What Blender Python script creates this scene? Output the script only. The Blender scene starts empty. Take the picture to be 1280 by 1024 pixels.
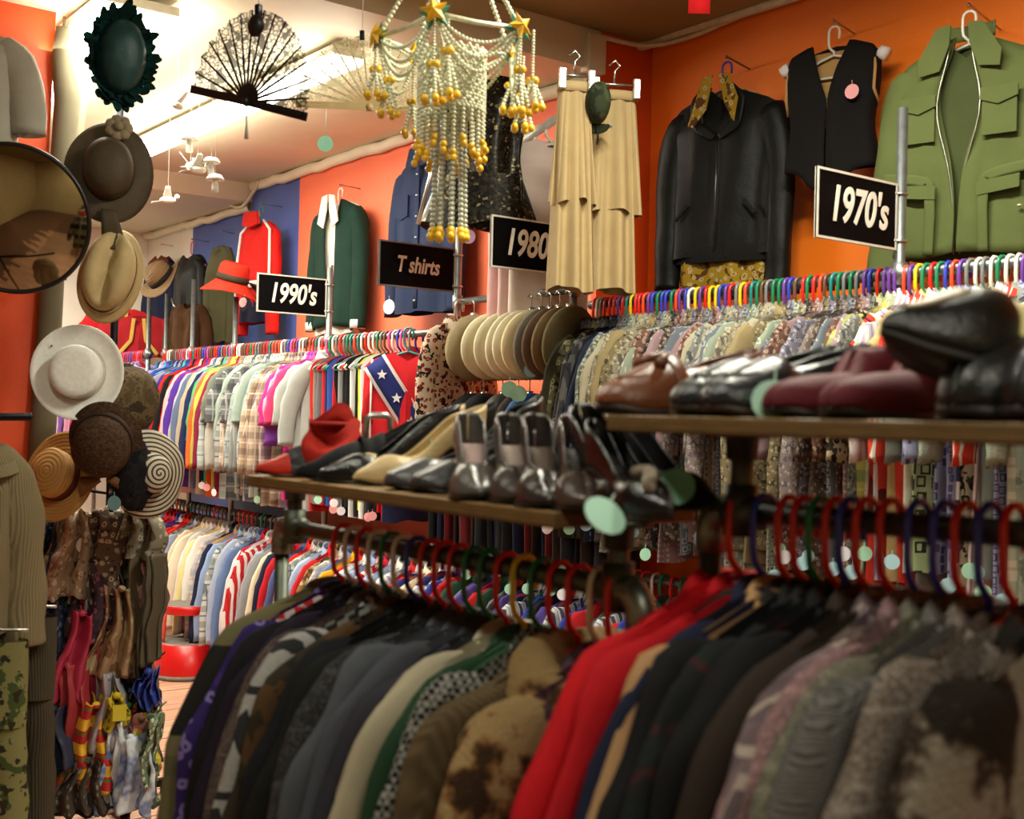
import bpy, bmesh, math, random
from math import sin, cos, pi, radians, sqrt, exp
from mathutils import Vector, Matrix, noise, Quaternion

SC = bpy.context.scene
COL = SC.collection
PI = pi
# ------------------------------------------------------------------ camera
EYE = Vector((0, 0, 1.6))
F = 1500.0
YAW = math.atan(1145 / F)
PITCH = 0.006
ROLL = 0.023
_f0 = Vector((sin(YAW), cos(YAW), 0))
_r0 = Vector((cos(YAW), -sin(YAW), 0))
_u0 = Vector((0, 0, 1))
FW = _f0 * cos(PITCH) + _u0 * sin(PITCH)
_u1 = _u0 * cos(PITCH) - _f0 * sin(PITCH)
RT = _r0 * cos(ROLL) + _u1 * sin(ROLL)
UP = _u1 * cos(ROLL) - _r0 * sin(ROLL)
cam = bpy.data.cameras.new('camera')
cam.sensor_width = 36
cam.lens = F / 1280 * 36
cam.clip_start = 0.05
cam.dof.use_dof = True
cam.dof.focus_distance = 6.0
cam.dof.aperture_fstop = 5.0
camo = bpy.data.objects.new('camera', cam)
COL.objects.link(camo)
m3 = Matrix((RT, UP, -FW)).transposed()
camo.matrix_world = Matrix.Translation(EYE) @ m3.to_4x4()
SC.camera = camo

def ray(px, py):
    return FW + RT * ((px - 640) / F) - UP * ((py - 512) / F)
def at(px, py, Z):
    return EYE + ray(px, py) * Z
def atX(px, py, X):
    d = ray(px, py); return EYE + d * (X / d.x)
def atY(px, py, Y):
    d = ray(px, py); return EYE + d * (Y / d.y)
def atz(px, py, z):
    d = ray(px, py); return EYE + d * ((z - EYE.z) / d.z)
def camdir(x, y, z):
    return (RT * x + UP * y - FW * z).normalized()

# ------------------------------------------------------------------ view, world, lights
SC.view_settings.view_transform = 'Standard'
SC.view_settings.look = 'None'
SC.view_settings.gamma = 1
SC.view_settings.use_curve_mapping = False
SC.view_settings.exposure = 0.0
SC.cycles.use_denoising = True
SC.cycles.max_bounces = 6
SC.cycles.diffuse_bounces = 4
w = bpy.data.worlds.new('world'); SC.world = w
w.use_nodes = True
w.node_tree.nodes['Background'].inputs[0].default_value = (1, .9, .75, 1)
w.node_tree.nodes['Background'].inputs[1].default_value = 0.05

def area(name, loc, sx, sy, power, color=(1, .93, .78), rot=(0, 0, 0), parent=None):
    l = bpy.data.lights.new(name, 'AREA'); l.shape = 'RECTANGLE'; l.size = sx; l.size_y = sy
    l.energy = power; l.color = color
    o = bpy.data.objects.new(name, l); COL.objects.link(o); o.location = loc; o.rotation_euler = rot
    if parent: o.parent = parent
    return o
L_FAR = 46; L_NEAR = 88; L_MID = 27; L_UP = 40

# ------------------------------------------------------------------ scene helpers
LABELS = {}
def setp(o, label, cat, group=None, kind=None):
    if label: o['label'] = label; LABELS.setdefault(label, []).append((o.name, group))
    if cat: o['category'] = cat
    if group: o['group'] = group
    if kind: o['kind'] = kind
    return o
def thing(name, label, cat, loc=(0, 0, 0), rot=(0, 0, 0), group=None):
    o = bpy.data.objects.new(name, None); COL.objects.link(o)
    o.empty_display_size = .05
    o.location = loc
    if isinstance(rot, Quaternion):
        o.rotation_mode = 'QUATERNION'; o.rotation_quaternion = rot
    else:
        o.rotation_euler = rot
    return setp(o, label, cat, group)
def inst(name, me, mat, parent=None):
    o = bpy.data.objects.new(name, me); COL.objects.link(o)
    if parent: o.parent = parent
    if mat:
        if not me.materials: me.materials.append(None)
        s = o.material_slots[0]; s.link = 'OBJECT'; s.material = mat
    return o
class MB:
    def __init__(s): s.v = []; s.f = []
    def add(s, vs, fs):
        b = len(s.v); s.v.extend([tuple(p) for p in vs]); s.f.extend([tuple(b + i for i in f) for f in fs]); return s
    def box(s, x0, y0, z0, x1, y1, z1):
        return s.add([(x0,y0,z0),(x1,y0,z0),(x1,y1,z0),(x0,y1,z0),(x0,y0,z1),(x1,y0,z1),(x1,y1,z1),(x0,y1,z1)],
              [(3,2,1,0),(4,5,6,7),(0,1,5,4),(1,2,6,5),(2,3,7,6),(3,0,4,7)])
    def grid(s, fn, nu, nv, closeu=False):
        vs = [fn(i / (nu if closeu else nu), j / nv) for j in range(nv + 1) for i in range(nu if closeu else nu + 1)]
        n = nu if closeu else nu + 1
        fs = []
        for j in range(nv):
            for i in range(nu):
                a = j * n + i; b = j * n + (i + 1) % n if closeu else a + 1
                fs.append((a, b, b + n, a + n))
        return s.add(vs, fs)
    def tube(s, pts, r, n=8, closed=False, caps=True, flat=1.0):
        P = [Vector(p) for p in pts]; m = len(P)
        rs = r if hasattr(r, '__len__') else [r] * m
        up = None; vs = []
        for i in range(m):
            if closed: t = (P[(i + 1) % m] - P[i - 1])
            else: t = P[min(i + 1, m - 1)] - P[max(i - 1, 0)]
            if t.length < 1e-9: t = Vector((0, 0, 1))
            t.normalize()
            if up is None:
                up = Vector((0, 1, 0)) if abs(t.y) < .9 else Vector((1, 0, 0))
            a = up - t * up.dot(t)
            if a.length < 1e-6: a = t.orthogonal()
            a.normalize(); b = t.cross(a); up = a
            for k in range(n):
                an = 2 * PI * k / n
                vs.append(P[i] + a * (cos(an) * rs[i]) + b * (sin(an) * rs[i] * flat))
        fs = []
        for i in range(m if closed else m - 1):
            for k in range(n):
                p = i * n; q = ((i + 1) % m) * n; k2 = (k + 1) % n
                fs.append((p + k, p + k2, q + k2, q + k))
        if caps and not closed:
            fs.append(tuple(range(n))[::-1]); fs.append(tuple((m - 1) * n + k for k in range(n)))
        return s.add(vs, fs)
    def lathe(s, prof, n=24, ox=1.0, oy=1.0, c=(0, 0, 0)):
        vs = []
        for r, z in prof:
            for k in range(n):
                a = 2 * PI * k / n; vs.append((c[0] + r * cos(a) * ox, c[1] + r * sin(a) * oy, c[2] + z))
        fs = []
        for i in range(len(prof) - 1):
            for k in range(n):
                k2 = (k + 1) % n
                fs.append((i * n + k, i * n + k2, (i + 1) * n + k2, (i + 1) * n + k))
        if prof[0][0] > 1e-4: pass
        return s.add(vs, fs)
    def cyl(s, c, r, z0, z1, n=16, r1=None):
        r1 = r if r1 is None else r1
        s.lathe([(1e-5, z0), (r, z0), (r1, z1), (1e-5, z1)], n, c=c); return s
    def ball(s, c, r, n=8, m=6, sz=1.0):
        prof = [(max(1e-5, r * sin(PI * j / m)), -r * sz * cos(PI * j / m)) for j in range(m + 1)]
        return s.lathe(prof, n, c=c)
    def xf(s, M, i0=0):
        for i in range(i0, len(s.v)): s.v[i] = tuple(M @ Vector(s.v[i]))
        return s
    def mesh(s, name, smooth=True):
        me = bpy.data.meshes.new(name); me.from_pydata(s.v, [], s.f)
        if smooth: me.polygons.foreach_set('use_smooth', [True] * len(me.polygons))
        me.update(); return me
    def build(s, name, mat, parent=None, smooth=True, solid=0, sub=0, bevel=0):
        me = s.mesh(name, smooth)
        if mat: me.materials.append(mat)
        o = bpy.data.objects.new(name, me); COL.objects.link(o)
        if parent: o.parent = parent
        if solid:
            md = o.modifiers.new('solid', 'SOLIDIFY'); md.thickness = abs(solid); md.offset = 0
        if bevel:
            md = o.modifiers.new('bevel', 'BEVEL'); md.width = bevel; md.segments = 2; md.limit_method = 'ANGLE'
        if sub:
            md = o.modifiers.new('sub', 'SUBSURF'); md.levels = sub; md.render_levels = sub
        return o
def lerp(a, b, t): return a + (b - a) * t
def sst(a, b, x):
    t = min(1, max(0, (x - a) / (b - a))); return t * t * (3 - 2 * t)
def bez(p0, p1, p2, p3, t):
    u = 1 - t
    return p0 * (u*u*u) + p1 * (3*u*u*t) + p2 * (3*u*t*t) + p3 * (t*t*t)

# ------------------------------------------------------------------ materials
def lin(h):
    if not isinstance(h, str): return tuple(h)[:3]
    h = h.lstrip('#'); c = [int(h[i:i + 2], 16) / 255 for i in (0, 2, 4)]
    return tuple(x / 12.92 if x <= .04045 else ((x + .055) / 1.055) ** 2.4 for x in c)
def c4(h, k=1.0):
    a = lin(h); return (min(1, a[0] * k), min(1, a[1] * k), min(1, a[2] * k), 1)
MC = {}
class NT:
    def __init__(s, name):
        s.m = bpy.data.materials.new(name); s.m.use_nodes = True; s.t = s.m.node_tree
        s.b = s.t.nodes['Principled BSDF']
    def n(s, t, **k):
        x = s.t.nodes.new(t)
        for a, v in k.items(): setattr(x, a, v)
        return x
    def l(s, a, b): s.t.links.new(a, b)
    def coord(s, scale=(1, 1, 1), rot=(0, 0, 0), which='Object'):
        tc = s.n('ShaderNodeTexCoord'); mp = s.n('ShaderNodeMapping')
        mp.inputs['Scale'].default_value = scale if hasattr(scale, '__len__') else (scale,) * 3
        mp.inputs['Rotation'].default_value = rot
        s.l(tc.outputs[which], mp.inputs[0]); return mp.outputs[0]
    def noise(s, co, scale, detail=3, rough=.5):
        x = s.n('ShaderNodeTexNoise'); x.inputs['Scale'].default_value = scale; x.inputs['Detail'].default_value = detail
        x.inputs['Roughness'].default_value = rough
        s.l(co, x.inputs['Vector']); return x.outputs['Fac']
    def math(s, op, a, b=None, c=None):
        x = s.n('ShaderNodeMath', operation=op)
        for i, v in enumerate((a, b, c)):
            if v is None: continue
            if isinstance(v, (int, float)): x.inputs[i].default_value = v
            else: s.l(v, x.inputs[i])
        return x.outputs[0]
    def ramp(s, fac, stops, const=False):
        x = s.n('ShaderNodeValToRGB'); e = x.color_ramp.elements
        x.color_ramp.interpolation = 'CONSTANT' if const else 'LINEAR'
        while len(e) < len(stops): e.new(.5)
        for i, (p, c) in enumerate(stops): e[i].position = p; e[i].color = c if len(c) == 4 else (*c, 1)
        s.l(fac, x.inputs[0]); return x.outputs[0]
    def mix(s, fac, a, b, mode='MIX'):
        x = s.n('ShaderNodeMix', data_type='RGBA', blend_type=mode)
        if isinstance(fac, (int, float)): x.inputs[0].default_value = fac
        else: s.l(fac, x.inputs[0])
        for i, v in ((6, a), (7, b)):
            if isinstance(v, tuple): x.inputs[i].default_value = v
            else: s.l(v, x.inputs[i])
        return x.outputs[2]
    def bump(s, h, strength=.3, dist=.01):
        x = s.n('ShaderNodeBump'); x.inputs['Strength'].default_value = strength; x.inputs['Distance'].default_value = dist
        s.l(h, x.inputs['Height']); s.l(x.outputs[0], s.b.inputs['Normal'])
    def col(s, c):
        if isinstance(c, tuple): s.b.inputs['Base Color'].default_value = c
        else: s.l(c, s.b.inputs['Base Color'])
    def sep(s, co):
        x = s.n('ShaderNodeSeparateXYZ'); s.l(co, x.inputs[0]); return x.outputs
    def set(s, **k):
        for a, v in k.items(): s.b.inputs[a.replace('_', ' ')].default_value = v
        return s

def plain(c, rough=.5, metal=0, vary=.12, scale=20, bump=0, key=None, spec=.5):
    k = ('plain', c, rough, metal, vary, scale, bump, spec)
    if k in MC: return MC[k]
    t = NT('plain'); co = t.coord()
    f = t.noise(co, scale, 3)
    t.col(t.ramp(f, [(.3, c4(c, 1 - vary)), (.7, c4(c, 1 + vary))]))
    t.set(Roughness=rough, Metallic=metal); t.b.inputs['Specular IOR Level'].default_value = spec
    if bump: t.bump(f, bump, .01)
    MC[k] = t.m; return t.m
def emis(c, s, key=None):
    k = ('emis', c, s)
    if k in MC: return MC[k]
    t = NT('lamp_glow'); t.col(c4(c)); t.b.inputs['Emission Color'].default_value = c4(c); t.b.inputs['Emission Strength'].default_value = s
    MC[k] = t.m; return t.m

def cloth(kind, c1, c2=None, c3=None, s=1.0, rough=.85):
    """woven or printed fabric; kind picks the print"""
    k = ('cloth', kind, c1, c2, c3, s, rough)
    if k in MC: return MC[k]
    t = NT('fabric_' + kind); co = t.coord()
    a = c4(c1); b = c4(c2) if c2 else c4(c1, .6); c = c4(c3) if c3 else b
    x, y, z = t.sep(co)
    soft = t.noise(co, 9, 3)
    weave = t.noise(co, 320, 2)
    bs = .25
    if kind == 'solid':
        base = t.mix(soft, c4(c1, .82), c4(c1, 1.15))
    elif kind in ('stripe', 'plaid', 'hstripe'):
        h = t.math('ADD', x, t.math('MULTIPLY', y, 1.7))
        def st(v, fr, w, ph=0.0):
            return t.math('LESS_THAN', t.math('FRACT', t.math('ADD', t.math('MULTIPLY', v, fr * s), ph + 50)), w)
        if kind == 'stripe':
            base = t.mix(st(h, 28, .42), a, b); base = t.mix(st(h, 28, .1, .3), base, c)
        elif kind == 'hstripe':
            base = t.mix(st(z, 9, .45), a, b); base = t.mix(st(z, 9, .1, .2), base, c)
        else:
            base = t.mix(t.math('MULTIPLY', st(z, 11, .4), .55), a, b)
            base = t.mix(t.math('MULTIPLY', st(h, 13, .4), .55), base, b)
            base = t.mix(t.math('MULTIPLY', st(z, 11, .1, .3), .8), base, c)
            base = t.mix(t.math('MULTIPLY', st(h, 13, .1, .3), .8), base, c)
    elif kind == 'floral':
        v = t.n('ShaderNodeTexVoronoi'); v.inputs['Scale'].default_value = 34 * s; t.l(co, v.inputs['Vector'])
        n2 = t.noise(co, 60 * s, 2)
        d = t.math('ADD', v.outputs['Distance'], t.math('MULTIPLY', t.math('SUBTRACT', n2, .5), .5))
        f = t.math('LESS_THAN', d, .36)
        base = t.mix(t.math('GREATER_THAN', t.noise(co, 26 * s, 3), .56), a, c)
        base = t.mix(f, base, b)
        base = t.mix(t.math('LESS_THAN', d, .14), base, c4(c1, .7))
    elif kind == 'dots':
        v = t.n('ShaderNodeTexVoronoi'); v.inputs['Scale'].default_value = 30 * s; v.inputs['Randomness'].default_value = .25
        t.l(co, v.inputs['Vector'])
        base = t.mix(t.math('LESS_THAN', v.outputs['Distance'], .3), a, b)
    elif kind == 'geo':
        v = t.n('ShaderNodeTexVoronoi', distance='CHEBYCHEV'); v.inputs['Scale'].default_value = 22 * s; v.inputs['Randomness'].default_value = .35
        t.l(co, v.inputs['Vector'])
        d = v.outputs['Distance']
        ring = t.math('MULTIPLY', t.math('LESS_THAN', d, .36), t.math('GREATER_THAN', d, .22))
        base = t.mix(ring, a, b); base = t.mix(t.math('LESS_THAN', d, .12), base, c)
    elif kind == 'check':
        q = t.n('ShaderNodeTexChecker'); q.inputs['Scale'].default_value = 55 * s; t.l(co, q.inputs['Vector'])
        base = t.mix(q.outputs['Fac'], a, b)
    elif kind == 'tweed':
        n1 = t.noise(co, 90 * s, 3, .8); base = t.ramp(n1, [(.3, b), (.5, a), (.68, c)]); bs = .6
        h = t.math('ADD', x, t.math('MULTIPLY', y, 1.4))
        l1 = t.math('LESS_THAN', t.math('FRACT', t.math('ADD', t.math('MULTIPLY', z, 13), 50)), .06)
        l2 = t.math('LESS_THAN', t.math('FRACT', t.math('ADD', t.math('MULTIPLY', h, 13), 50)), .06)
        base = t.mix(t.math('MULTIPLY', t.math('MAXIMUM', l1, l2), .45), base, c)
    elif kind == 'herringbone':
        tri = t.math('PINGPONG', t.math('MULTIPLY', t.math('ADD', x, t.math('MULTIPLY', y, 1.3)), 40 * s), 1.0)
        f = t.math('FRACT', t.math('ADD', t.math('ADD', t.math('MULTIPLY', z, 70 * s), tri), 50))
        base = t.mix(t.math('LESS_THAN', f, .5), a, b)
        base = t.mix(t.math('MULTIPLY', t.noise(co, 150, 2), .6), base, c)
    elif kind == 'camo':
        n1 = t.noise(co, 13 * s, 3); n2 = t.noise(t.coord((1, 1, 1), (1, 2, .5)), 17 * s, 3)
        base = t.ramp(n1, [(0, a), (.5, a), (.505, b)], True) if False else t.mix(t.math('GREATER_THAN', n1, .52), a, b)
        base = t.mix(t.math('GREATER_THAN', n2, .57), base, c)
    elif kind == 'dye':
        n1 = t.noise(co, 7 * s, 3, .6)
        base = t.ramp(n1, [(.34, a), (.44, b), (.55, c), (.66, a)])
    elif kind == 'fur':
        n1 = t.noise(co, 10 * s, 4, .6); n2 = t.noise(co, 190, 3, .8)
        base = t.ramp(n1, [(.44, b), (.485, c), (.52, a)]); base = t.mix(t.math('MULTIPLY', n2, .3), base, c)
        t.bump(n2, 1.0, .02); bs = 0
    elif kind == 'knit':
        rowf = t.math('FRACT', t.math('ADD', t.math('MULTIPLY', z, 6.5), 50))
        fl = t.math('FRACT', t.math('ADD', t.math('MULTIPLY', t.math('ADD', x, y), 26), 50))
        zig = t.math('MULTIPLY', t.math('LESS_THAN', fl, .5), t.math('LESS_THAN', rowf, .55))
        band = t.math('MULTIPLY', t.math('GREATER_THAN', rowf, .62), t.math('LESS_THAN', rowf, .7))
        base = t.mix(t.math('MAXIMUM', zig, band), a, b)
        base = t.mix(t.math('MULTIPLY', t.noise(co, 120, 3, .8), .5), base, c); bs = .8
    elif kind == 'cord':
        f = t.math('SINE', t.math('MULTIPLY', t.math('ADD', y, t.math('MULTIPLY', x, .6)), 900 * s))
        base = t.mix(t.math('ADD', t.math('MULTIPLY', f, .5), .5), c4(c1, .8), c4(c1, 1.12)); weave = f; bs = .3
    elif kind == 'sequin':
        v = t.n('ShaderNodeTexVoronoi'); v.inputs['Scale'].default_value = 95; t.l(co, v.inputs['Vector'])
        cs = t.sep(v.outputs['Color'])
        base = t.ramp(cs[0], [(.3, a), (.9, b), (.99, c)])
        t.set(Metallic=.5, Roughness=.4)
        t.bump(cs[1], .9, .01); rough = .4; bs = 0
    elif kind == 'velvet':
        n1 = t.noise(co, 14, 3); base = t.mix(n1, c4(c1, .7), c4(c1, 1.3))
    elif kind == 'lace':
        v = t.n('ShaderNodeTexVoronoi', feature='DISTANCE_TO_EDGE'); v.inputs['Scale'].default_value = 75 * s; t.l(co, v.inputs['Vector'])
        base = a
        n2 = t.noise(co, 22, 2)
        al = t.math('MAXIMUM', t.math('LESS_THAN', v.outputs['Distance'], .1), t.math('GREATER_THAN', n2, .56))
        al = t.math('MULTIPLY_ADD', al, .65, .2)
        t.l(al, t.b.inputs['Alpha'])
    if kind not in ('solid', 'sequin', 'lace', 'dye'):
        base = t.mix(t.math('MULTIPLY', soft, .25), base, c4('#000000')) if kind not in ('camo',) else base
    t.col(base); t.set(Roughness=rough)
    t.b.inputs['Specular IOR Level'].default_value = .25 if rough > .5 else .5
    if bs:
        t.bump(t.math('ADD', t.math('MULTIPLY', weave, .5), t.math('MULTIPLY', soft, 1.5)), bs, .006)
    MC[k] = t.m; return t.m
def leather(c, rough=.35, scale=60):
    k = ('leather', c, rough)
    if k in MC: return MC[k]
    t = NT('leather'); co = t.coord(); n = t.noise(co, 12, 4); n2 = t.noise(co, 260, 2)
    t.col(t.ramp(n, [(.3, c4(c, .75)), (.7, c4(c, 1.25))])); t.set(Roughness=rough); t.b.inputs['Specular IOR Level'].default_value = .5 if rough < .4 else .22
    t.bump(t.math('ADD', t.math('MULTIPLY', n, 1.2), t.math('MULTIPLY', n2, .3)), .35, .01)
    MC[k] = t.m; return t.m
def straw(c, c2, s=1.0):
    k = ('straw', c, c2, s)
    if k in MC: return MC[k]
    t = NT('straw'); co = t.coord(); x, y, z = t.sep(co)
    r = t.math('SQRT', t.math('ADD', t.math('MULTIPLY', x, x), t.math('MULTIPLY', y, y)))
    f = t.math('SINE', t.math('MULTIPLY', t.math('ADD', r, z), 420 * s)); n = t.noise(co, 130, 3)
    t.col(t.mix(t.math('MULTIPLY_ADD', n, .5, .4), t.mix(t.math('MULTIPLY_ADD', f, .5, .5), c4(c2), c4(c)), c4(c))); t.set(Roughness=.75); t.bump(t.math('ADD', f, n), .4, .004)
    MC[k] = t.m; return t.m
def metal(c='#9aa0a0', rough=.35): return plain(c, rough, .9, .15, 30, .05)
def plastic(c): return plain(c, .35, 0, .05, 10)
# ------------------------------------------------------------------ the room
RND = random.Random(7)
ZF = 3.36; ZM = 3.18; ZR = 3.05
YB = 4.11; YC = 7.75; YEND = 9.8; XW = 3.6; XO = 3.92
def wallpaint(c, vary=.06):
    t = NT('wall_paint'); co = t.coord(); n = t.noise(co, 2.2, 4); n2 = t.noise(co, 60, 2)
    t.col(t.ramp(n, [(.3, c4(c, 1 - vary)), (.7, c4(c, 1 + vary))])); t.set(Roughness=.55); t.bump(n2, .08, .01)
    return t.m
M_or = wallpaint('#fc7c14'); M_co = wallpaint('#f87c58'); M_ret = wallpaint('#dc500e'); M_bl = wallpaint('#4c62ab'); M_wh = wallpaint('#e9e6da')
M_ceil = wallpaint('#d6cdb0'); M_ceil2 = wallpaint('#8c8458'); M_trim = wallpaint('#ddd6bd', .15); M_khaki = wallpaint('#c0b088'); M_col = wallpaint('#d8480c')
def struct(name, boxes, mat, parent=None, bevel=0):
    m = MB()
    for b in boxes: m.box(*b)
    o = m.build(name, mat, parent, smooth=False, bevel=bevel)
    if not parent: o['kind'] = 'structure'
    return o
fl = struct('floor', [(-2.6, -2.1, -.12, 4.2, YEND + .1, -.012)], plain('#6b4a38', .7))
def plankmat():
    t = NT('floor_wood'); co = t.coord((1.5, 22, 22)); n = t.noise(co, 3, 4); oi = t.n('ShaderNodeObjectInfo')
    base = t.ramp(n, [(.25, c4('#a8745a')), (.55, c4('#c79a80')), (.8, c4('#d3aa92'))])
    t.col(t.mix(t.math('MULTIPLY', oi.outputs['Random'], .45), base, c4('#9a6e58'))); t.set(Roughness=.5); t.bump(n, .25, .004); return t.m
MP = plankmat()
pm = {}
for r in range(88):
    y0 = .6 + r * .105
    xs = [-.6 + RND.random() * .5, 1.2 + RND.random() * 1.5, 3.55]
    for a, b in zip(xs[:-1], xs[1:]):
        L = round(b - a, 1)
        if L not in pm:
            m = MB(); m.box(0, 0, -.012, L - .004, .1, 0); pm[L] = m.mesh('floor_plank', False)
        o = inst('floor_plank', pm[L], MP, fl); o.location = (a, y0, RND.uniform(-.0015, .0015))
def ceilbox(name, y0, y1, z, mm=None): return struct(name, [(-2.6, y0, z, 4.2, y1, 3.6)], mm or M_ceil)
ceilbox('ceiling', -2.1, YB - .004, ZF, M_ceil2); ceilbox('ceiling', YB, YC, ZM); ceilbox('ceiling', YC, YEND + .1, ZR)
struct('wall_right', [(XO, -2.1, 0, XO + .15, YB + .02, ZF)], M_or)
struct('wall_right', [(XW, YB - .003, 0, XO, YB + .03, ZF)], M_ret)
struct('wall_right', [(XW, YB + .03, 0, XO, 7.04, ZM)], M_co)
struct('wall_right', [(XW, 7.04, 0, XO, YC, ZM)], M_bl)
struct('wall_right', [(XW + .03, YC, 0, XO, 8.86, ZM)], M_bl)
struct('wall_right', [(XW + .03, 8.86, 0, XO, YEND, ZM)], M_wh)
struct('wall_back', [(-2.6, YEND, 0, XO, YEND + .12, ZM)], M_wh)
struct('wall_front', [(-2.6, -2.2, 0, 4.2, -2.1, 3.5)], M_khaki)
struct('wall_side', [(-2.7, -2.1, 0, -2.6, YEND, 3.5)], M_khaki)
# orange partition behind the mirror, its edge leans a little
pc = at(66, 0, 4.75); pb = at(40, 600, 4.75)
m = MB(); ya, yb2 = 4.95, 5.1
xt = atY(71, 0, ya).x; xb = xt - (atY(71, 0, ya) - atY(71, 600, ya)).x - .055
zt, zb = atY(71, 0, ya).z, atY(40, 600, ya).z
def xz(z): return atY(40, 600, ya).x + (xt - atY(40, 600, ya).x) * (z - zb) / (zt - zb)
m.add([(-2.6, ya, 0), (xz(0), ya, 0), (xz(ZM), ya, ZM), (-2.6, ya, ZM), (-2.6, yb2, 0), (xz(0), yb2, 0), (xz(ZM), yb2, ZM), (-2.6, yb2, ZM)],
      [(0,1,2,3), (7,6,5,4), (1,5,6,2), (0,4,5,1), (3,2,6,7), (4,0,3,7)])
o = m.build('wall_left', M_col, smooth=False); o['kind'] = 'structure'
# mouldings and cables
def ragged(name, x, y0, y1, z, h, mat):
    n = int((y1 - y0) / .12); rr = random.Random(3)
    offs = [rr.uniform(-.012, .012) for _ in range(n + 1)]
    m = MB()
    def fn(u, v):
        k = u * n; i = int(min(n - 1, k)); d = lerp(offs[i], offs[i + 1], k - i); a = 2 * PI * v
        return (x - .025 + .03 * cos(a) + d * .5, lerp(y0, y1, u), z + d + h * .5 * sin(a))
    m.grid(fn, n, 8); o = m.build(name, mat); o['kind'] = 'structure'
ragged('trim_1', XW, YB + .03, 7.7, ZM - .035, .07, M_trim)
ragged('trim_2', XW + .02, YC, YEND, ZR - .03, .06, M_trim)
struct('trim_3', [(XW - .1, YB - .03, ZM - .02, XW + .01, YB + .03, ZF - .02)], M_trim, bevel=.01)
M_cab = plain('#c9c4a8', .5)
def cable(pts, r, label):
    m = MB(); P = [Vector(p) for p in pts]; q = []
    for i in range(len(P) - 1):
        a = P[max(i - 1, 0)]; b = P[i]; c = P[i + 1]; d = P[min(i + 2, len(P) - 1)]
        for k in range(8):
            t = k / 8; q.append(.5 * ((2 * b) + (c - a) * t + (2 * a - 5 * b + 4 * c - d) * t * t + (3 * b - a - 3 * c + d) * t ** 3))
    q.append(P[-1]); m.tube(q, r, 8)
    o = m.build('ceiling_cable', M_cab); setp(o, label, 'cable'); return o
cable([atX(735, 52, 3.6), atX(800, 58, 3.84), atX(850, 40, XO - .05), atX(915, 20, XO - .05), atX(1000, -6, XO - .05)], .022, 'thick cream conduit running along the top of the orange wall')
cable([atX(690, 34, 3.5), atX(742, 44, 3.56), atX(806, 57, 3.8), atX(860, 47, XO - .04), atX(930, 18, XO - .04), atX(1010, -16, XO - .04)], .011, 'thin sagging cream cable crossing the corner above the beige skirt')
cable([atX(282, 249, 3.55), atX(290, 257, 3.55), atX(303, 258, 3.55), atX(318, 238, 3.55), atX(324, 226, 3.55)], .012, 'looped white cable on the blue wall under the ceiling step')

# ------------------------------------------------------------------ lamps of the shop, and added fill lamps out of view
def fluoro(loc, ly, label, power, wx=.16, glow=6):
    t = thing('ceiling_light', label, 'lamp', loc)
    m = MB(); m.box(-wx / 2, -ly / 2, .03, wx / 2, ly / 2, .07); m.build('housing', plain('#e8e4d8', .4), t, smooth=False, bevel=.006)
    m = MB(); m.grid(lambda u, v: (wx * .5 * cos(PI * u), lerp(-ly / 2 + .02, ly / 2 - .02, v), .03 - .045 * sin(PI * u)), 10, 2)
    m.build('diffuser', emis('#fffdf2', glow), t)
    a = area('lamp_or_fill_light', (0, 0, -.03), wx, ly, power, (1, .965, .79), parent=t)
    return t
fluoro((2.52, 5.75, ZM - .09), 2.5, 'long glowing fluorescent ceiling light behind the black lace fan', L_FAR, glow=12)
fluoro((1.62, 5.6, ZM - .09), 2.2, 'glowing fluorescent ceiling light behind the teal hat', L_FAR, .3, glow=12)
fluoro((1.9, 8.7, ZR - .09), 1.2, 'fluorescent ceiling light in the far part of the shop', 70)
fluoro((2.3, 1.9, ZF - .06), 1.2, 'added fluorescent ceiling light over the upper rail, outside the view', L_NEAR, glow=3)  # added unseen lamp, brightens the orange wall
fluoro((.3, 1.5, ZF - .06), 1.2, 'added fluorescent ceiling light over the front racks, outside the view', L_MID, glow=3)  # added unseen fill lamp above the coats
fluoro((.2, -.9, ZF - .06), 1.2, 'added fluorescent ceiling light behind the front racks, outside the view', L_MID, glow=3)  # added unseen fill lamp from behind the camera
# added up-lights without a fixture, whitening the ceiling above the tubes
area('lamp_or_fill_light', (2.52, 5.75, ZM - .16), .3, 2.4, L_UP * .5, (1, .965, .79), (PI, 0, 0))
area('lamp_or_fill_light', (1.62, 5.6, ZM - .16), .5, 2.2, L_UP, (1, .965, .79), (PI, 0, 0))

# ------------------------------------------------------------------ builders: hangers and hanging clothes
def hanger_mesh(w=.16, r=.0042, R=.021, n=6):
    k = ('hanger', w, r, R, n)
    if k in MC: return MC[k]
    m = MB()
    pts = [(R * .96, 0, -.028)] + [(R * cos(a), 0, R * sin(a)) for a in [radians(x) for x in (-5, 35, 70, 110, 145, 180)]]
    pts += [(-R, 0, -.04), (-R * .85, 0, -.058), (-R * .4, 0, -.070), (0, 0, -.076), (0, 0, -.092)]
    m.tube(pts, r, n)
    m.tube([(0, 0, -.09), (w * .3, 0, -.104), (w * .92, 0, -.150), (w, 0, -.163), (w * .95, 0, -.172), (0, 0, -.175),
            (-w * .95, 0, -.172), (-w, 0, -.163), (-w * .92, 0, -.150), (-w * .3, 0, -.104)], r, n, closed=True)
    MC[k] = m.mesh('clothes_hanger'); return MC[k]
def hanger(loc, yaw, mat, label, group=None, big=False, w=.155):
    o = inst('clothes_hanger', hanger_mesh(w, .0046 if big else .0060, .022 if big else .0235, 8 if big else 6), mat)
    o.location = loc; o.rotation_euler = (0, 0, yaw)
    return setp(o, label, 'hanger', group)

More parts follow.
